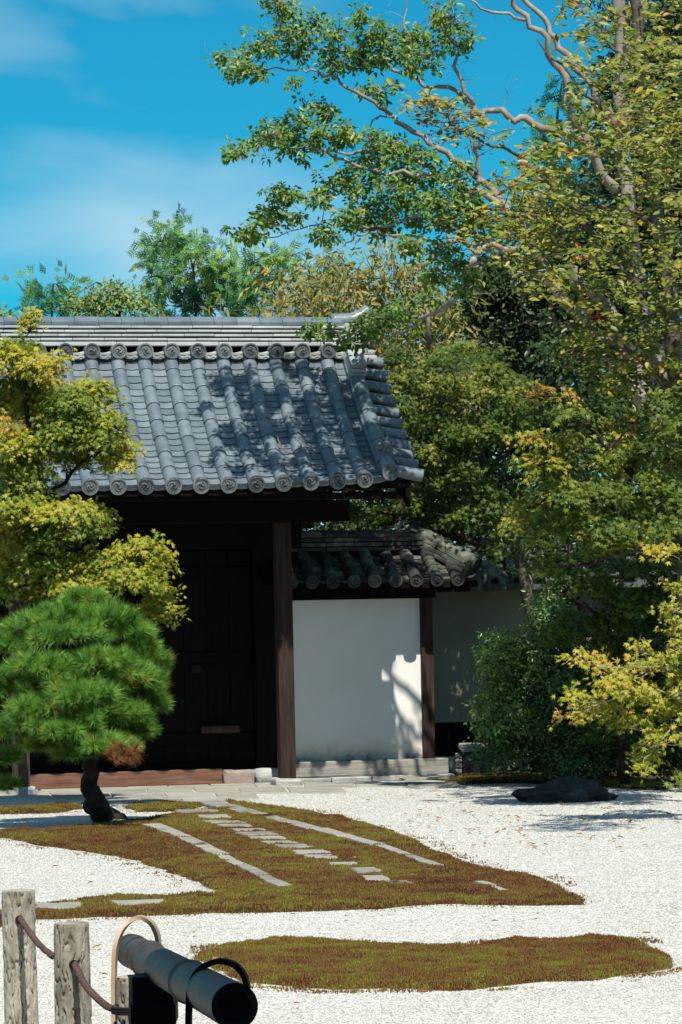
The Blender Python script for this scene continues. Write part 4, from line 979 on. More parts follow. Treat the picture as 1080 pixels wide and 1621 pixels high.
# ---- left maple
T = Tree(101); base = Gd(30, 1262)
T.limb([base, base + Vector((.05, 0, .9)), P(40, 1000, 29.0), P(30, 850, 28.8), P(45, 700, 28.6), P(35, 560, 28.5)], .075, .02)
T.limb([P(35, 950, 29), P(100, 900, 28.7), P(170, 890, 28.5), P(240, 900, 28.4)], .03, .01)
T.limb([P(30, 820, 28.8), P(100, 760, 28.7), P(150, 720, 28.5), P(185, 720, 28.4)], .03, .008)
T.limb([P(40, 720, 28.6), P(90, 680, 28.5), P(150, 650, 28.3)], .025, .008)
for (x, y, a, b, t, dens) in [(47, 516, 16, 28, .6, .8), (18, 580, 46, 34, .55, 1), (65, 588, 42, 22, .62, 1), (50, 622, 58, 26, .62, 1), (142, 631, 44, 26, .52, 1), (25, 655, 48, 32, .62, 1), (80, 652, 40, 22, .62, 1), (133, 668, 48, 22, .6, 1), (178, 669, 19, 15, .42, .9),
        (62, 682, 26, 16, .86, .9), (8, 698, 28, 26, .84, 1), (166, 700, 44, 25, .52, 1), (190, 733, 26, 30, .58, 1), (98, 715, 46, 28, .36, 1), (30, 715, 44, 30, .5, 1), (38, 762, 44, 32, .28, 1), (14, 745, 30, 24, .2, 1),
        (90, 818, 84, 20, .58, 1.1), (30, 810, 46, 24, .45, 1), (152, 828, 28, 22, .58, 1), (25, 846, 40, 26, .62, 1), (92, 846, 48, 18, .5, 1), (20, 878, 44, 22, .62, 1), (18, 903, 38, 20, .5, 1), (70, 872, 30, 18, .2, .8),
        (222, 876, 44, 19, .55, 1), (255, 896, 24, 17, .55, 1), (165, 896, 58, 20, .5, 1), (148, 918, 54, 18, .58, 1), (207, 920, 48, 22, .5, 1), (250, 948, 30, 22, .5, 1), (112, 932, 42, 16, .62, 1), (60, 910, 45, 20, .35, 1), (276, 974, 14, 14, .55, .7), (240, 975, 26, 16, .45, .9), (30, 940, 40, 25, .3, .8)] + [(a_, b_, 40, 22, .22, .8) for a_, b_ in [(20, 620), (70, 640), (100, 690), (60, 730), (20, 790), (60, 800), (140, 700), (110, 660), (60, 850), (120, 840), (30, 870), (180, 905), (100, 900), (210, 895), (20, 560), (140, 735), (110, 640), (5, 640), (75, 905)]]:
    c = padpx(T, 'leaf', 'star', x, y, a * 1.1, b * 1.15, 28.6 + T.r.uniform(-.35, .45), .043 if y > 560 else .038, 1.1 * dens, t, depth=.8, rnd=.42, out=.75, up=.8, droop=.35, twigs=5)
    T.twig(c + Vector((0, 0, -b * .002)), .008, .12)
T.build('maple_tree', base, 'yellow green maple standing before the gate at the left edge', 'tree', dict(leaf=LM['maple_y']), 'bark_dark')

# ---- pine
T = Tree(55); base = Gd(166, 1301)
T.limb([base + Vector((.10, 0, -.05)), base + Vector((0, 0, .04)), P(152, 1275, 26.6), P(143, 1235, 26.6), P(140, 1180, 26.6), P(120, 1110, 26.6), P(110, 1040, 26.6), P(125, 975, 26.6)], .14, .025, 12)
T.limb([P(135, 1150, 26.6), P(180, 1125, 26.3), P(230, 1100, 26.2)], .03, .012)
T.limb([P(122, 1110, 26.6), P(70, 1090, 26.3), P(20, 1070, 26.3)], .03, .012)
T.limb([P(125, 1100, 26.6), P(140, 1075, 26.0), P(150, 1060, 25.8)], .03, .012)
T.limb([P(112, 1050, 26.6), P(160, 1030, 26.4), P(210, 1010, 26.4)], .03, .012)
T.limb([P(112, 1040, 26.6), P(60, 1020, 26.4), P(20, 1010, 26.4)], .03, .012)
tl = .114
for (x, y, a, b, Y, n) in [(q[0], q[1] + (4 if q[1] > 1150 else 0), q[2], q[3], q[4], int(q[5] * 1.6)) for q in [(133, 942, 40, 18, 26.6, 30), (133, 960, 66, 24, 26.6, 44), (55, 985, 55, 30, 26.5, 44), (190, 995, 55, 30, 26.5, 48), (110, 1000, 60, 30, 26.2, 52), (15, 1020, 45, 32, 26.4, 36), (235, 1040, 32, 34, 26.5, 34), (160, 1040, 60, 28, 26.0, 50), (70, 1050, 55, 30, 26.0, 48), (210, 1075, 48, 30, 26.1, 46), (15, 1085, 45, 32, 26.2, 38), (130, 1095, 60, 28, 25.8, 54), (235, 1110, 34, 30, 26.3, 36), (60, 1115, 50, 28, 25.9, 46), (190, 1125, 50, 26, 26.0, 46), (20, 1150, 45, 28, 26.1, 38), (110, 1150, 56, 24, 25.8, 48), (215, 1148, 30, 20, 26.2, 24), (160, 1168, 60, 20, 25.8, 48), (70, 1170, 44, 18, 26.0, 30), (120, 1182, 40, 12, 25.9, 22), (10, 1190, 30, 16, 26.2, 16), (10, 1235, 22, 14, 26.4, 12), (100, 975, 60, 30, 26.4, 40), (160, 975, 60, 30, 26.4, 40), (100, 1075, 70, 30, 26.0, 40), (180, 1055, 60, 30, 26.1, 40), (40, 1060, 50, 30, 26.1, 30), (150, 1125, 70, 25, 25.9, 40), (60, 1140, 55, 25, 25.9, 30), (220, 1010, 30, 26, 26.5, 24), (245, 1075, 22, 30, 26.4, 20)]]:
    m = Y / F; c = P(x, y + 6, Y); g = T.rng
    d = g.normal(size=(n, 3)); d /= np.linalg.norm(d, axis=1)[:, None]; d[:, 2] = np.abs(d[:, 2]) - .25
    pos = np.array(tuple(c)) + d * np.array([a * m, a * m * .75, b * m * .8]) * (g.uniform(size=n) ** .4)[:, None]
    nrm = d * np.array([.8, .8, .5]) + np.array([0, -.1, .75]) + g.normal(size=(n, 3)) * .22
    T.leaves('leaf', 'tuft', pos, nrm, g.normal(size=(n, 3)), tl * g.uniform(.8, 1.15, n), np.clip(.42 + g.normal(size=n) * .16 + (.12 if y > 1150 else 0), 0, .8))
    T.twig(c, .012, .05)
    for k in range(min(n, 16)):
        q = Vector(tuple(pos[k])); T.mb.tube([c, c.lerp(q, .6) + Vector((0, 0, -.03)), q], [.009, .007, .005], 5, cap=False)
n = 16; g = T.rng; c = P(200, 1194, 25.55)
pos = np.array(tuple(c)) + g.normal(size=(n, 3)) * np.array([.09, .05, .03]); T.leaves('dead_needles', 'tuft', pos, np.tile([.3, -.5, .2], (n, 1)) + g.normal(size=(n, 3)) * .4, g.normal(size=(n, 3)), np.full(n, .095), g.uniform(size=n))
T.build('pine_tree', base, 'small round clipped bright green pine with leaning dark trunk', 'tree', dict(leaf=LM['pine'], dead_needles=LM['dead']), 'bark_dark')

# ---- pale barked tall tree on the right, limbs reaching over the roof
T = Tree(77); base = Vector((3.7, 30.8, 0))
Yt = 30.6
def pl(lst, Y=Yt, dY=0): return [P(a, b, Y + dY * i / max(1, len(lst) - 1)) for i, (a, b) in enumerate(lst)]
T.limb([base, P(1135, 1100, 30.7), P(1105, 850, 30.7), P(1045, 680, 30.6), P(965, 567, 30.5), P(925, 510, 30.4), P(882, 459, 30.3), P(847, 426, 30.3)], .13, .06, 12)
T.limb(pl([(847, 426), (815, 400), (780, 388), (751, 400)], 30.3, -.3), .05, .03)
T.limb(pl([(751, 410), (722, 470), (685, 497), (657, 514), (630, 528), (586, 545)], 30.2, 2.4), .036, .010)
T.limb(pl([(600, 540), (560, 545), (525, 525), (500, 530)], 32.5, .2), .014, .005)
T.limb([P(1045, 680, 30.6), P(1000, 560, 30.7), P(962, 490, 30.8), P(925, 455, 30.8), P(900, 420, 30.8)], .09, .05)
T.limb([P(1105, 850, 30.7), P(1050, 600, 30.9), P(1010, 420, 31), P(985, 250, 31), P(985, 120, 31), P(980, -60, 31)], .10, .07, 12)
T.limb([P(985, 120, 31), P(1010, 40, 31.1), P(1020, -60, 31.2)], .07, .05)
T.limb([P(975, 300, 31), P(939, 252, 30.8), P(917, 218, 30.7), P(839, 193, 30.6), P(791, 181, 30.6), P(757, 181, 30.6), P(747, 167, 30.5), P(724, 111, 30.4), P(710, 48, 30.3), P(682, 8, 30.3)], .062, .012, 10, wob=.045)
T.limb([P(939, 240, 30.8), P(905, 175, 30.7), P(900, 150, 30.7), P(880, 100, 30.7), P(840, 37, 30.6), P(805, 0, 30.6), P(770, -20, 30.6)], .052, .024, 10, wob=.045)
T.limb([P(975, 200, 31), P(935, 137, 30.9), P(887, 74, 30.9), P(860, 30, 30.9), P(820, -20, 30.9)], .05, .025)
T.limb([P(835, 30, 30.6), P(790, 20, 30.5), P(745, 0, 30.4)], .022, .012)
T.limb(pl([(757, 181), (735, 155), (720, 146), (672, 130), (609, 105), (557, 87), (527, 80), (450, 72)], 30.5, .2), .035, .008)
T.limb(pl([(880, 445), (820, 350), (761, 289), (721, 252), (680, 222), (635, 200), (616, 181), (579, 157), (542, 131), (505, 117), (468, 109), (409, 113)], 30.4, .2), .05, .008)
T.limb(pl([(616, 181), (600, 186), (586, 202)], 30.4), .012, .009)
T.limb(pl([(790, 330), (760, 305), (720, 289), (672, 263), (609, 237), (557, 239), (512, 241), (440, 243)], 30.3, .3), .042, .006)
T.limb(pl([(690, 275), (616, 274), (557, 259), (505, 235), (483, 231), (405, 235), (384, 243)], 30.2, .3), .026, .005)
T.limb(pl([(790, 388), (760, 388), (720, 385), (653, 376), (598, 368), (572, 370), (546, 389)], 30.2, .2), .03, .006)
T.limb(pl([(720, 385), (690, 345), (653, 341), (598, 358), (527, 352), (479, 359), (413, 381)], 30.2, .3), .022, .005)
T.limb(pl([(761, 289), (757, 250), (750, 200)], 30.4), .028, .02)
T.limb(pl([(640, 118), (650, 80), (640, 30), (650, -10)], 30.4), .014, .006)
T.limb(pl([(640, 118), (665, 95), (690, 70), (700, 10)], 30.4), .016, .006)
T.limb(pl([(450, 72), (455, 40), (465, 0)], 30.6), .010, .004)
clumps = [(440, 62, 30), (405, 75, 30), (375, 92, 24), (352, 90, 12), (452, 22, 26), (440, 2, 24), (500, 40, 30), (478, 55, 24), (535, 55, 30), (570, 30, 20), (585, 55, 28), (560, 90, 20), (605, 62, 28), (640, 60, 26), (625, 82, 26), (650, 105, 24), (660, 60, 22), (700, 62, 26), (720, 30, 28), (690, 30, 24), (680, 90, 28), (735, 70, 22), (390, 110, 22), (405, 116, 16), (370, 122, 10), (470, 88, 20), (540, 100, 22), (600, 100, 20), (460, 130, 9), (525, 95, 22), (575, 92, 18), (580, 146, 14), (605, 145, 20),
    (505, 176, 26), (520, 182, 18), (480, 192, 22), (445, 198, 20), (425, 215, 26), (440, 225, 26), (410, 225, 20), (380, 238, 16), (362, 245, 12), (470, 212, 22), (550, 208, 20), (545, 215, 22), (500, 220, 22), (525, 222, 22), (590, 222, 24), (478, 245, 20), (620, 228, 22), (600, 235, 20), (645, 240, 24), (665, 250, 20), (575, 250, 26), (600, 262, 24), (640, 275, 28), (540, 285, 24), (520, 300, 24), (500, 312, 20), (560, 300, 26), (590, 285, 28), (620, 300, 28), (655, 290, 30), (690, 285, 28), (670, 320, 30), (640, 320, 28), (600, 325, 26), (700, 320, 28), (575, 345, 24), (545, 350, 20), (555, 338, 22), (520, 370, 18), (510, 375, 14), (590, 360, 20), (620, 350, 24), (660, 350, 26), (700, 355, 28), (455, 312, 20), (450, 305, 16), (430, 335, 24), (415, 350, 24), (440, 345, 18), (395, 365, 20), (385, 372, 14), (400, 378, 14), (465, 340, 12), (730, 305, 30), (740, 340, 30), (730, 270, 20), (760, 360, 30), (700, 400, 26), (660, 390, 24), (690, 440, 24), (650, 395, 20), (720, 420, 26), (600, 510, 24), (585, 520, 22), (565, 520, 18), (615, 505, 22), (640, 490, 22), (500, 522, 16), (485, 525, 14), (520, 520, 14), (545, 545, 14), (570, 545, 14), (680, 470, 20), (745, 450, 22), (650, 515, 14)]
for (x, y, r) in clumps:
    Y = (29.2 if x >= 690 and 300 <= y <= 460 else 32.65 if y >= 440 else 29.9 if y > 380 else 30.5) + T.r.uniform(-.5, .5) * (.3 if y > 380 else 1.1); c = P(x, y, Y); m = Y / F
    T.twig(c, .006, .22)
    g = T.rng; k = max(5, int(r * .62))
    for j in range(k):                                              # small leafy shoots
        q = c + Vector(tuple(g.normal(size=3) * np.array([r * m * .55, r * m * .6, r * m * .42]))); T.mb.tube([c, c.lerp(q, .5) + Vector((0, 0, .02)), q], [.005, .004, .003], 4, cap=False)
        n = 12; d = g.normal(size=(n, 3)); d /= np.linalg.norm(d, axis=1)[:, None]; pos = np.array(tuple(q)) + d * .035
        T.leaves('leaf', 'oval', pos, d * .5 + np.array([0, -.5, .6]) + g.normal(size=(n, 3)) * .4, d + np.array([0, 0, .2]), .062 * g.uniform(.6, 1.2, n), np.clip(.45 + g.normal(size=n) * .16 + (.25 if g.uniform() < .07 else 0), 0, 1))
# bare twigs against the sky
for (x, y) in [(735, 70), (760, 90), (775, 60), (790, 110), (750, 130), (800, 140), (820, 120), (780, 150), (830, 80), (740, 45), (810, 90), (765, 120), (795, 60), (540, 40), (520, 20), (610, 20), (345, 95), (380, 125)]:
    T.twig(P(x, y, 30.5), .004, .25)
    for j in range(4): T.twig(P(x + T.r.uniform(-25, 25), y + T.r.uniform(-30, 20), 30.5 + T.r.uniform(-.2, .2)), .0028, .3, 4)
T.build('pale_barked_tree', base, 'tall pale barked tree reaching leafy limbs left over the roof', 'tree', dict(leaf=LM['bright']), 'bark_pale')

# ---- olive autumn tree in the right foreground, larger leaves
T = Tree(88); base = Vector((3.45, 29.2, 0))
T.limb([base, P(1095, 1000, 29.2), P(1080, 700, 29.2), P(1060, 450, 29.2), P(1030, 250, 29.1), P(1010, 60, 29.1), P(1000, -80, 29.1)], .12, .05, 10)
T.limb(pl([(1060, 500), (980, 420), (900, 330), (840, 260), (780, 230), (730, 205), (690, 175)], 29.1, -.5), .04, .006)
T.limb(pl([(1070, 620), (1000, 560), (930, 520), (860, 510), (800, 520)], 29.1, -.3), .035, .008)
T.limb(pl([(1075, 760), (1000, 720), (930, 690), (870, 690)], 29.1, -.3), .035, .008)
T.limb(pl([(1030, 260), (960, 180), (900, 120), (850, 60)], 29.1, .3), .03, .008)
T.limb(pl([(1015, 120), (960, 60), (920, 10)], 29.1, .2), .025, .008)
T.limb(pl([(1040, 330), (1080, 260), (1130, 200)], 29.1, .2), .03, .012)
T.limb(pl([(1045, 370), (980, 330), (900, 330), (820, 340), (740, 330), (690, 310)], 29.0, -.2), .03, .006)
T.limb(pl([(1055, 640), (1120, 560), (1180, 500)], 29.1, .2), .03, .012)
T.limb(pl([(1085, 850), (1000, 800), (930, 780)], 29.1, -.2), .03, .008)
def filln(T, n, poly, Yr, fn, seed):
    g = np.random.default_rng(seed); xs = [p[0] for p in poly]; ys = [p[1] for p in poly]; k = 0
    while k < n:
        x, y = g.uniform(min(xs), max(xs)), g.uniform(min(ys), max(ys))
        if in_poly(np.array([x]), np.array([y]), poly)[0]: fn(x, y, g.uniform(*Yr), g); k += 1
def olive_spray(x, y, Y, g, tone=.5, n=17, sz=.094, sp=.17):
    c = P(x, y, Y); T.twig(c, .006, .15)
    dv_ = Vector(tuple(g.normal(size=3))); dv_.z *= .35; dv_.normalize()
    a, b = c - dv_ * sp, c + dv_ * sp + Vector((0, 0, -.04)); T.mb.tube([a, c, b], [.004, .003, .002], 4, cap=False)
    t = g.uniform(-1, 1, n)[:, None]; pos = np.array(tuple(c)) + t * np.array(tuple(dv_)) * sp + g.normal(size=(n, 3)) * .03
    sd = np.cross(np.array(tuple(dv_)), [0, 0, 1]); sg = np.sign(g.normal(size=n))[:, None]
    head = sd * sg + np.array(tuple(dv_)) * .6 + g.normal(size=(n, 3)) * .3
    T.leaves('leaf', 'oval', pos, np.array([0, -.55, .9]) + g.normal(size=(n, 3)) * .4, head, sz * g.uniform(.38, 1.2, n), np.clip(tone + g.normal(size=n) * .17, 0, 1))
filln(T, 400, [(880, -60), (1130, -60), (1130, 480), (860, 480), (800, 420), (760, 330), (830, 250), (900, 170)], (25.9, 31.6), lambda x, y, Y, g: olive_spray(x, y, Y, g, .44 + g.normal() * .2), 1)
filln(T, 80, [(760, 280), (900, 280), (880, 420), (740, 400), (690, 330)], (28.3, 29.3), lambda x, y, Y, g: olive_spray(x, y, Y, g, .62 + g.normal() * .14, 14, .075), 2)
filln(T, 300, [(890, 480), (1130, 470), (1130, 860), (1010, 860), (960, 740), (950, 640), (900, 580)], (28.3, 30.1), lambda x, y, Y, g: olive_spray(x, y, Y, g, .42 + g.normal() * .2), 3)
filln(T, 40, [(625, 135), (700, 140), (770, 190), (760, 230), (700, 220), (640, 170)], (28.5, 28.9), lambda x, y, Y, g: olive_spray(x, y, Y, g, .72, 12, .08, .14), 4)
filln(T, 60, [(950, 60), (1130, 60), (1130, 330), (1000, 330)], (21.4, 22.3), lambda x, y, Y, g: olive_spray(x, y, Y, g, .45, 14, .075, .14), 6)
for (x, y) in [(730, 205), (745, 225), (795, 220), (805, 205), (780, 235), (840, 175), (870, 185)]: olive_spray(x, y, 28.7, T.rng, .5, 10, .085)
for (x, y) in [(640, 150), (620, 170), (650, 190), (600, 120)]: T.twig(P(x, y, 28.8), .005, .2)
T.build('olive_leaved_tree', base, 'tree with large olive yellow leaves filling the upper right corner', 'tree', dict(leaf=LM['olive']), 'bark_mid')

# ---- golden maple, lower right
T = Tree(99); base = Vector((3.05, 25.6, 0))
T.limb([base, P(1110, 1150, 25.6), P(1095, 1000, 25.6), P(1085, 900, 25.6)], .05, .02)
T.limb(pl([(1100, 1080), (1050, 1050), (1000, 1060), (940, 1050)], 25.6, -.3), .014, .005)
T.limb(pl([(1105, 1120), (1040, 1090), (980, 1100), (910, 1125)], 25.6, -.3), .014, .005)
T.limb(pl([(1110, 1180), (1060, 1160), (1020, 1200)], 25.6, -.2), .012, .005)
for (x, y, a, b, t) in [(925, 1046, 42, 12, .72), (1017, 1030, 22, 12, .7), (1034, 1056, 52, 16, .62), (918, 1108, 28, 13, .62), (981, 1092, 48, 20, .6), (946, 1130, 50, 18, .66), (1017, 1110, 48, 24, .58), (890, 1135, 13, 8, .8), (999, 1148, 42, 15, .56), (1052, 1172, 38, 20, .6), (1027, 1198, 26, 22, .5), (1015, 1224, 13, 14, .48), (1074, 1243, 16, 12, .48), (1070, 934, 20, 14, .6), (1052, 874, 36, 11, .74), (1070, 993, 18, 20, .6), (1066, 966, 18, 12, .55), (1075, 1090, 20, 30, .6), (1090, 1040, 25, 25, .6), (1062, 1130, 30, 20, .6), (960, 1072, 40, 12, .7)]:
    c = padpx(T, 'leaf', 'star', x, y, a, b, 25.5 + T.r.uniform(-.3, .3), .041, .8, t, depth=.8, out=.75, up=.8, droop=.3, rnd=.42, twigs=5); T.twig(c, .006, .12)
for (x, y) in [(1015, 1005), (1000, 1022), (1030, 1015), (1020, 1030), (1045, 1012), (1008, 1000)]: T.twig(P(x, y, 25.3), .004, .2)
T.build('maple_tree', base, 'golden yellow maple branches hanging low at the right edge', 'tree', dict(leaf=LM['maple_y']), 'bark_pale')

# ---- glossy shrub before the garden wall
T = Tree(31); base = Gd(830, 1222)
for k in range(7): T.limb([base + Vector((T.r.uniform(-.2, .3), T.r.uniform(-.1, .2), 0)), P(790 + 22 * k, 1150, 31.8), P(775 + 26 * k, 1060 + 10 * (k % 3), 31.8)], .02, .006)
def shrub_pad(x, y, a, b, t, Y, T=T, mat='leaf', sz=.05, dens=1.0):
    c = padpx(T, mat, 'oval', x, y, a, b, Y, sz, dens * 1.3, t, depth=.9, out=.9, up=.5, droop=.1, rnd=.5, twigs=5, low=-.8); T.twig(c, .006, .1)
for (x, y, a, b, t) in [(805, 1012, 36, 18, .6), (868, 966, 38, 24, .5), (790, 1044, 34, 22, .55), (786, 1092, 36, 30, .6), (776, 1134, 28, 32, .62), (780, 1172, 27, 24, .55), (838, 1074, 44, 30, .45), (858, 1146, 48, 40, .35), (905, 1064, 40, 30, .35), (830, 1190, 50, 22, .3), (790, 1203, 20, 12, .5), (900, 1180, 50, 30, .3), (950, 1150, 50, 40, .25), (930, 1010, 44, 28, .35), (985, 1190, 50, 34, .25), (830, 1110, 40, 30, .4), (1040, 1200, 50, 30, .25)] + [(T.r.uniform(780, 1050), T.r.uniform(980, 1205), 44, 28, T.r.uniform(.15, .5)) for _ in range(34)] + [(T.r.uniform(880, 1110), T.r.uniform(1060, 1215), 50, 30, T.r.uniform(.1, .3)) for _ in range(26)]:
    shrub_pad(x, y, a, b, t, 31.6 + T.r.uniform(-.3, .6))
T.build('shrub', base, 'dense glossy green shrub growing against the garden wall', 'shrub', dict(leaf=LM['shrub']), 'bark_dark')

# ---- green maples on the right and behind the wing wall
def maple(seed, base, limbs, pads, name, label, Y, leafm=.068, dens=.8, extra=None, mat='maple_g', bark='bark_dark', yj=.6):
    T = Tree(seed)
    for pts, r0, r1 in limbs: T.limb([p if isinstance(p, Vector) else P(*p) for p in pts], r0, r1)
    for (x, y, a, b, t) in pads:
        c = padpx(T, 'leaf', 'star', x, y, a, b, Y + T.r.uniform(-yj, yj), leafm, dens, t, depth=.8, out=.75, up=.85, droop=.3, rnd=.42, twigs=5); T.twig(c, .008, .12)
    mats = dict(leaf=LM[mat])
    if extra: extra(T, mats)
    return T.build(name, base, label, 'tree', mats, bark)
g5 = np.random.default_rng(5)
pads = [(702, 578, 40, 22, .55), (754, 622, 50, 18, .6), (702, 637, 40, 20, .5), (765, 689, 40, 16, .5), (691, 724, 30, 20, .62), (802, 744, 45, 14, .5), (640, 607, 34, 22, .45), (685, 669, 40, 20, .5), (731, 675, 40, 18, .45), (673, 722, 42, 14, .62), (716, 607, 40, 20, .58), (640, 650, 26, 20, .35), (655, 690, 28, 18, .4), (720, 750, 40, 20, .4), (760, 780, 40, 20, .38), (700, 790, 40, 18, .4), (650, 780, 40, 20, .35), (620, 820, 40, 18, .4), (580, 815, 36, 16, .4), (540, 825, 30, 12, .4), (790, 800, 40, 18, .5), (770, 835, 34, 14, .65), (800, 836, 34, 14, .7), (782, 854, 24, 9, .6), (740, 820, 30, 16, .4), (810, 690, 34, 18, .4), (820, 640, 34, 18, .45), (790, 590, 34, 18, .5), (740, 560, 34, 18, .5), (485, 835, 26, 10, .45)]
pads += [(g5.uniform(620, 850), g5.uniform(570, 840), 34, 18, g5.uniform(.05, .38)) for _ in range(50)] + [(800, 878, 34, 14, .2), (838, 898, 36, 14, .2), (770, 868, 24, 10, .2), (860, 870, 36, 16, .25), (880, 910, 36, 16, .2)]
pads = [(a_, b_, c_, d_, e_ * .85) for a_, b_, c_, d_, e_ in pads]  # fill pads darkened by leaf tone, as shade between the lit pads
maple(41, Vector((2.15, 34.6, 0)), [([Vector((2.15, 34.6, 0)), (850, 1000, 34.6), (800, 830, 34.5), (750, 700, 34.5), (720, 620, 34.4)], .11, .03), ([(790, 860, 34.5), (720, 850, 34.3), (680, 831, 34.3), (643, 812, 34.2), (600, 810, 34.3)], .06, .02), ([(760, 760, 34.5), (810, 700, 34.2), (820, 640, 34.2)], .04, .015), ([(765, 780, 34.5), (700, 720, 34.2), (650, 690, 34.2)], .04, .012)], pads, 'maple_tree', 'layered green maple rising behind the wing wall roof', 34.2, .046, .62, bark='bark_mid', yj=.75)
pads = [(854, 626, 28, 13, .97), (887, 633, 26, 12, .8), (910, 652, 34, 16, .6), (850, 696, 33, 11, .7), (947, 681, 40, 13, .68), (902, 704, 44, 16, .62), (865, 737, 33, 13, .72), (887, 770, 44, 16, .55), (839, 800, 33, 13, .62), (828, 826, 40, 13, .65), (850, 760, 34, 14, .5), (930, 740, 44, 18, .5), (960, 790, 50, 20, .4), (900, 820, 46, 18, .42), (870, 850, 40, 16, .45), (911, 888, 43, 12, .62), (946, 934, 46, 16, .4), (918, 983, 43, 14, .42), (876, 1014, 40, 14, .4), (964, 1018, 44, 16, .3), (990, 860, 44, 20, .35), (1020, 900, 44, 20, .35), (1000, 960, 44, 22, .3), (960, 880, 40, 18, .3), (1040, 800, 40, 20, .4), (1060, 840, 40, 20, .4), (940, 830, 40, 18, .35), (900, 930, 40, 14, .35), (860, 900, 30, 12, .3)] + [(g5.uniform(850, 1100), g5.uniform(640, 1010), 42, 18, g5.uniform(.15, .5)) for _ in range(40)] + [(g5.uniform(960, 1100), g5.uniform(880, 1180), 42, 20, g5.uniform(.1, .3)) for _ in range(24)]
low_shade_pads = [(x_, y_, a_, b_, t_ * .6) for x_, y_, a_, b_, t_ in pads if y_ > 868 and x_ > 862]  # shade on these pads is put into a darker leaf tone
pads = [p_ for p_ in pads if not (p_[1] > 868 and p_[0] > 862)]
maple(43, Vector((3.3, 27.5, 0)), [([Vector((3.3, 27.5, 0)), (1120, 1000, 27.3), (1075, 860, 27.3), (990, 740, 27.2), (910, 660, 27.1)], .09, .02), ([(1070, 860, 27.3), (930, 890, 26.9), (880, 890, 26.8)], .03, .01), ([(965, 800, 27.3), (900, 780, 26.9), (840, 800, 26.8)], .03, .01)], pads, 'maple_tree', 'green maple with one orange spray standing right of the garden wall', 27.1, .044, .8)
maple(47, Vector((2.75, 30.9, 0)), [([Vector((2.75, 30.9, 0)), (985, 1050, 30.9), (970, 950, 30.8), (950, 900, 30.8)], .06, .02), ([(975, 980, 30.8), (920, 960, 30.6), (890, 940, 30.5)], .03, .01)], low_shade_pads, 'maple_tree', 'low dark green maple in deep shade above the shrub', 30.7, .046, .7)
def redx(T, mats):
    mats['leaf'] = LM['red']
maple(45, Vector((2.9, 33.2, 0)), [([Vector((2.9, 33.2, 0)), (980, 800, 33.2), (960, 560, 33.2), (945, 500, 33.2)], .04, .01)], [(945, 492, 12, 14, .5), (962, 540, 14, 9, .6), (935, 560, 10, 7, .4), (950, 510, 10, 12, .4), (1000, 745, 10, 5, .5)], 'maple_tree', 'slender crimson maple peeping out behind the pale trunk', 33.2, .05, .7, redx)

# ---- woodland behind
def wood(seed, base, pads, name, label, Y, mat, kind, leafm, dens, cat='tree', bark='bark_dark', trunk_r=.14, yj=.8, rnd=.5, droop=.2, up=.6, out=.8, low=-.6, spread=.25, fine=3, extra_limbs=()):
    T = Tree(seed); top = min(pads, key=lambda p: p[1]); b = Vector(base)
    mid = P(sum(p[0] for p in pads) / len(pads), sum(p[1] for p in pads) / len(pads), Y)
    T.limb([b, Vector((b.x * .6 + mid.x * .4, Y, b.z + (mid.z - b.z) * .55)), mid, P(top[0], top[1] + 12, Y)], trunk_r, trunk_r * .08, 10)
    for pts, r0, r1 in extra_limbs: T.limb([P(*p) for p in pts], r0, r1)
    for (x, y, a, bb, t) in pads:
        c = padpx(T, 'leaf', kind, x, y, a, bb, Y + T.r.uniform(-yj, yj), leafm, dens, t, depth=.85, out=out, up=up, droop=droop, rnd=rnd, twigs=fine, low=low, spread=spread, shell=.25); T.twig(c, .014, .12)
    return T.build(name, base, label, cat, dict(leaf=LM[mat]), bark)
def scat(seed, n, x0, x1, y0, y1, a, b, t0, t1):
    g = np.random.default_rng(seed); return [(g.uniform(x0, x1), g.uniform(y0, y1), a * g.uniform(.7, 1.2), b * g.uniform(.7, 1.2), g.uniform(t0, t1)) for _ in range(n)]
# pale drooping tree behind the ridge
pads = scat(61, 60, 430, 740, 440, 640, 34, 22, .3, .8) + [(470, 470, 34, 18, .7), (510, 450, 36, 20, .6), (550, 430, 34, 22, .65), (590, 420, 34, 24, .6), (620, 410, 34, 22, .6), (650, 440, 36, 24, .5), (440, 490, 30, 14, .75), (410, 495, 22, 8, .9), (350, 494, 26, 6, .7), (600, 470, 36, 24, .6), (640, 500, 36, 24, .55), (560, 480, 36, 20, .65), (625, 560, 40, 26, .62), (655, 590, 40, 26, .6), (600, 560, 36, 26, .6), (680, 540, 34, 26, .55), (590, 610, 30, 20, .5)]
wood(62, (1.0, 39.5, 0), pads, 'drooping_leaved_tree', 'pale yellow green tree with drooping leaves behind the roof ridge', 39.5, 'pale', 'narrow', .14, 1.5, bark='bark_pale', droop=1.6, up=.15, out=.9, rnd=.5, fine=5, extra_limbs=[([(640, 620, 39.5), (560, 500, 39.0), (530, 440, 39.0)], .05, .015), ([(650, 600, 39.5), (640, 480, 38.9), (620, 400, 38.9)], .05, .015), ([(600, 560, 39.5), (500, 490, 39.1), (460, 450, 39.1)], .04, .01), ([(680, 600, 39.5), (676, 540, 38.5), (678, 470, 38.5)], .05, .02)])
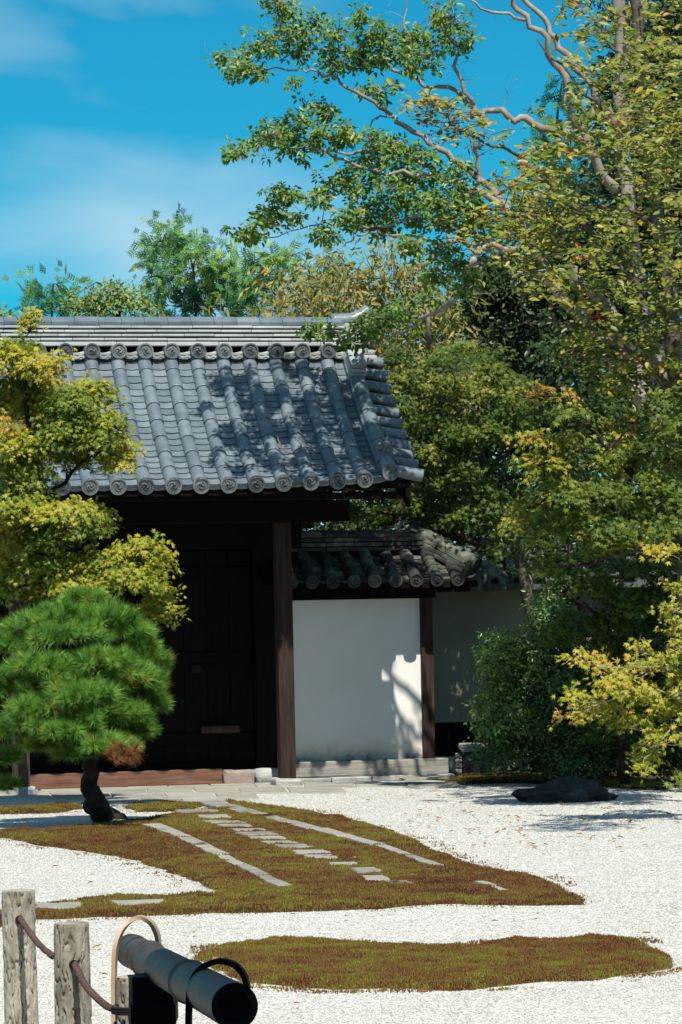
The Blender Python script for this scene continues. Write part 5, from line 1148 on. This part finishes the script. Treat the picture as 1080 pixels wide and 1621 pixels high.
# feathery conifer and its neighbour
pads = [(262, 375, 26, 12, .55), (285, 372, 18, 14, .6), (245, 385, 20, 12, .45), (330, 385, 20, 12, .5), (315, 400, 36, 16, .5), (270, 405, 40, 16, .5), (250, 425, 26, 14, .4), (300, 430, 40, 18, .45), (345, 415, 26, 18, .5), (360, 440, 26, 20, .5), (330, 455, 40, 20, .4), (285, 455, 40, 18, .4), (268, 478, 30, 18, .35), (310, 485, 44, 18, .4), (360, 475, 36, 22, .4), (240, 405, 14, 8, .5), (375, 460, 16, 24, .45), (385, 490, 22, 16, .4), (252, 448, 16, 8, .4), (372, 425, 10, 12, .5)]
wood(63, (-2.55, 56, 0), pads, 'conifer_tree', 'feathery dark green conifer standing tallest behind the roof', 56, 'conifer', 'spray', .17, 1.25, droop=.1, up=.7, out=1.0, rnd=.6, fine=4, bark='bark_mid', trunk_r=.07)
pads = [(415, 400, 14, 10, .6), (440, 400, 20, 12, .65), (425, 415, 26, 12, .55), (460, 420, 22, 10, .7), (400, 430, 22, 14, .45), (430, 440, 34, 16, .5), (470, 440, 22, 12, .5), (405, 465, 30, 18, .4), (450, 470, 34, 18, .45), (530, 425, 16, 8, .4), (395, 490, 30, 14, .35), (510, 450, 20, 14, .4)]
wood(64, (-1.0, 54, 0), pads, 'conifer_tree', 'shorter conifer with brownish tips right of the tallest one', 54, 'conifer', 'spray', .17, 1.25, droop=.1, up=.7, out=1.0, rnd=.6, fine=4, bark='bark_mid', trunk_r=.07)
pads = [(60, 465, 28, 12, .45), (95, 452, 20, 10, .5), (45, 485, 22, 10, .4), (120, 462, 22, 12, .5), (80, 480, 40, 14, .4), (100, 492, 40, 10, .4)]
wood(65, (-5.2, 58, 0), pads, 'conifer_tree', 'low dark conifer top at the left above the ridge', 58, 'conifer', 'spray', .17, 1.25, droop=.1, up=.7, out=1.0, rnd=.6, fine=4, trunk_r=.07)
pads = [(180, 462, 32, 14, .55), (150, 475, 32, 14, .5), (210, 475, 30, 14, .5), (185, 485, 44, 14, .5), (225, 490, 24, 10, .45), (130, 488, 30, 12, .5), (160, 492, 50, 10, .5), (250, 496, 20, 7, .45)]
wood(66, (-4.0, 52, 0), pads, 'round_tree', 'dusty green round topped tree left of the conifer', 52, 'round', 'oval', .085, 1.7, droop=.3, up=.6, out=.9, rnd=.6)
pads = [(-10, 500, 30, 10, .5), (-40, 495, 40, 14, .5), (5, 505, 20, 8, .45)]
wood(67, (-6.3, 52, 0), pads, 'round_tree', 'sliver of round tree at the far left edge', 52, 'round', 'oval', .085, 1.7)
# dark evergreens closing the view on the right
specs = [(71, (760, 960), (420, 560), 41, 'broadleaf_tree', 'dark evergreen behind the pale limbs in the middle right'), (72, (860, 1130), (300, 560), 39, 'broadleaf_tree', 'dark evergreen behind the upper right leaves'), (73, (640, 900), (560, 900), 40, 'broadleaf_tree', 'dark evergreen mass behind the layered maple'), (74, (860, 1130), (560, 1000), 36.5, 'broadleaf_tree', 'dark evergreen in shade beyond the garden wall'), (77, (500, 800), (480, 870), 45, 'broadleaf_tree', 'dim evergreen seen between maple and gate roof'), (78, (760, 1000), (330, 700), 48, 'broadleaf_tree', 'shaded evergreen deep behind the pale limbs'), (75, (960, 1140), (-40, 300), 38, 'broadleaf_tree', 'tall evergreen top in the upper right corner')]
for sd, (x0, x1), (y0, y1), Y, nm, lab in specs:
    pads = scat(sd, 80, x0, x1, y0, y1, 46, 28, .1, .7)
    wood(sd, ((x0 + x1 - 1080) / 2 / F * Y, Y, 0), pads, nm, lab, Y, 'wood_dk', 'oval', .10, 1.0, yj=1.0, trunk_r=.13, up=.5, rnd=.6)
pads = [(875, 150, 16, 12, .4), (865, 215, 26, 12, .5), (840, 235, 18, 14, .5), (870, 250, 34, 16, .45), (900, 200, 30, 18, .35), (845, 265, 30, 14, .4), (890, 285, 40, 18, .4), (910, 240, 30, 20, .3), (900, 150, 16, 14, .3), (895, 110, 10, 12, .3), (920, 310, 40, 20, .3)]
wood(76, (2.9, 46, 0), pads, 'conifer_tree', 'dark conifer top showing between the pale limbs', 46, 'conifer', 'spray', .15, 1.2, droop=.1, up=.7, out=1.0, rnd=.6, fine=4, trunk_r=.07)

# ------------------------------------------------------------------ litter
def litter(pts, name, label, size, parent=None):
    g = np.random.default_rng(17); T_, Fc = LEAF['oval']; n = len(pts)
    V = []
    for p in pts:
        an = g.uniform(0, 6.28); c, s_ = math.cos(an), math.sin(an); k = size * g.uniform(.6, 1.2); tl_ = g.normal() * .3
        for q in T_: V.append((p.x + (q[0] * c - q[1] * s_) * k, p.y + (q[0] * s_ + q[1] * c) * k, p.z + .012 + (q[2] * 3 + q[1] * tl_) * k * .5 + .3 * k * .3))
    idx = (Fc[None] + (np.arange(n) * 6)[:, None, None]).reshape(-1)
    o = ob(name, npmesh(name, np.array(V), idx, 3, M['fallen'], {'tone': np.full(len(V), .5)}), parent); tag(o, label, None if parent else 'leaves', kind='stuff')
g = np.random.default_rng(4)
pts = [Gd(g.normal(840, 110), g.uniform(1262, 1345), .02) for _ in range(110)] + [Gd(g.uniform(560, 1080), g.uniform(1250, 1300), .02) for _ in range(40)] + [Gd(g.uniform(0, 1080), g.uniform(1300, 1600), .03) for _ in range(26)]
litter(pts, 'fallen_leaves', 'small brown leaves scattered on the gravel', .06)
# twig dropped on the roof
tw = empty('fallen_twig', gate.matrix_basis @ RM(-1.0, .35, .1).translation if False else (O + Matrix.Rotation(YAW, 3, 'Z') @ RM(-1.05, .42, .1).translation), 0, 'forked dead twig lying on the lower roof tiles', 'twig')
mb = MB(); RZ = Matrix.Rotation(YAW, 3, 'Z'); L2 = lambda u, d, l: O + RZ @ RM(u, d, l).translation
mb.tube(smooth_line([L2(-1.12, .62, .11), L2(-1.08, .42, .06), L2(-.98, .34, .07), L2(-.88, .38, .11), L2(-.80, .36, .1), L2(-.74, .26, .06)], 4), [.006] * 21, 5)
mb.tube(smooth_line([L2(-.9, .37, .11), L2(-.9, .45, .12), L2(-.93, .55, .11)], 4), [.004] * 9, 5)
me = mb.me('stem', M['bark_pale']); o = bpy.data.objects.new('stem', me); link(o, tw); o.matrix_parent_inverse = Matrix.Translation(-Vector(tw.location))
pts = [L2(g.uniform(-1.6, -.1), g.uniform(.05, .9), .02) for _ in range(40)] + [L2(g.uniform(-.42, -.15), g.uniform(.1, .6), .03) for _ in range(14)]
litter(pts, 'roof_litter', 'tiny orange leaves caught between the roof tiles', .035)
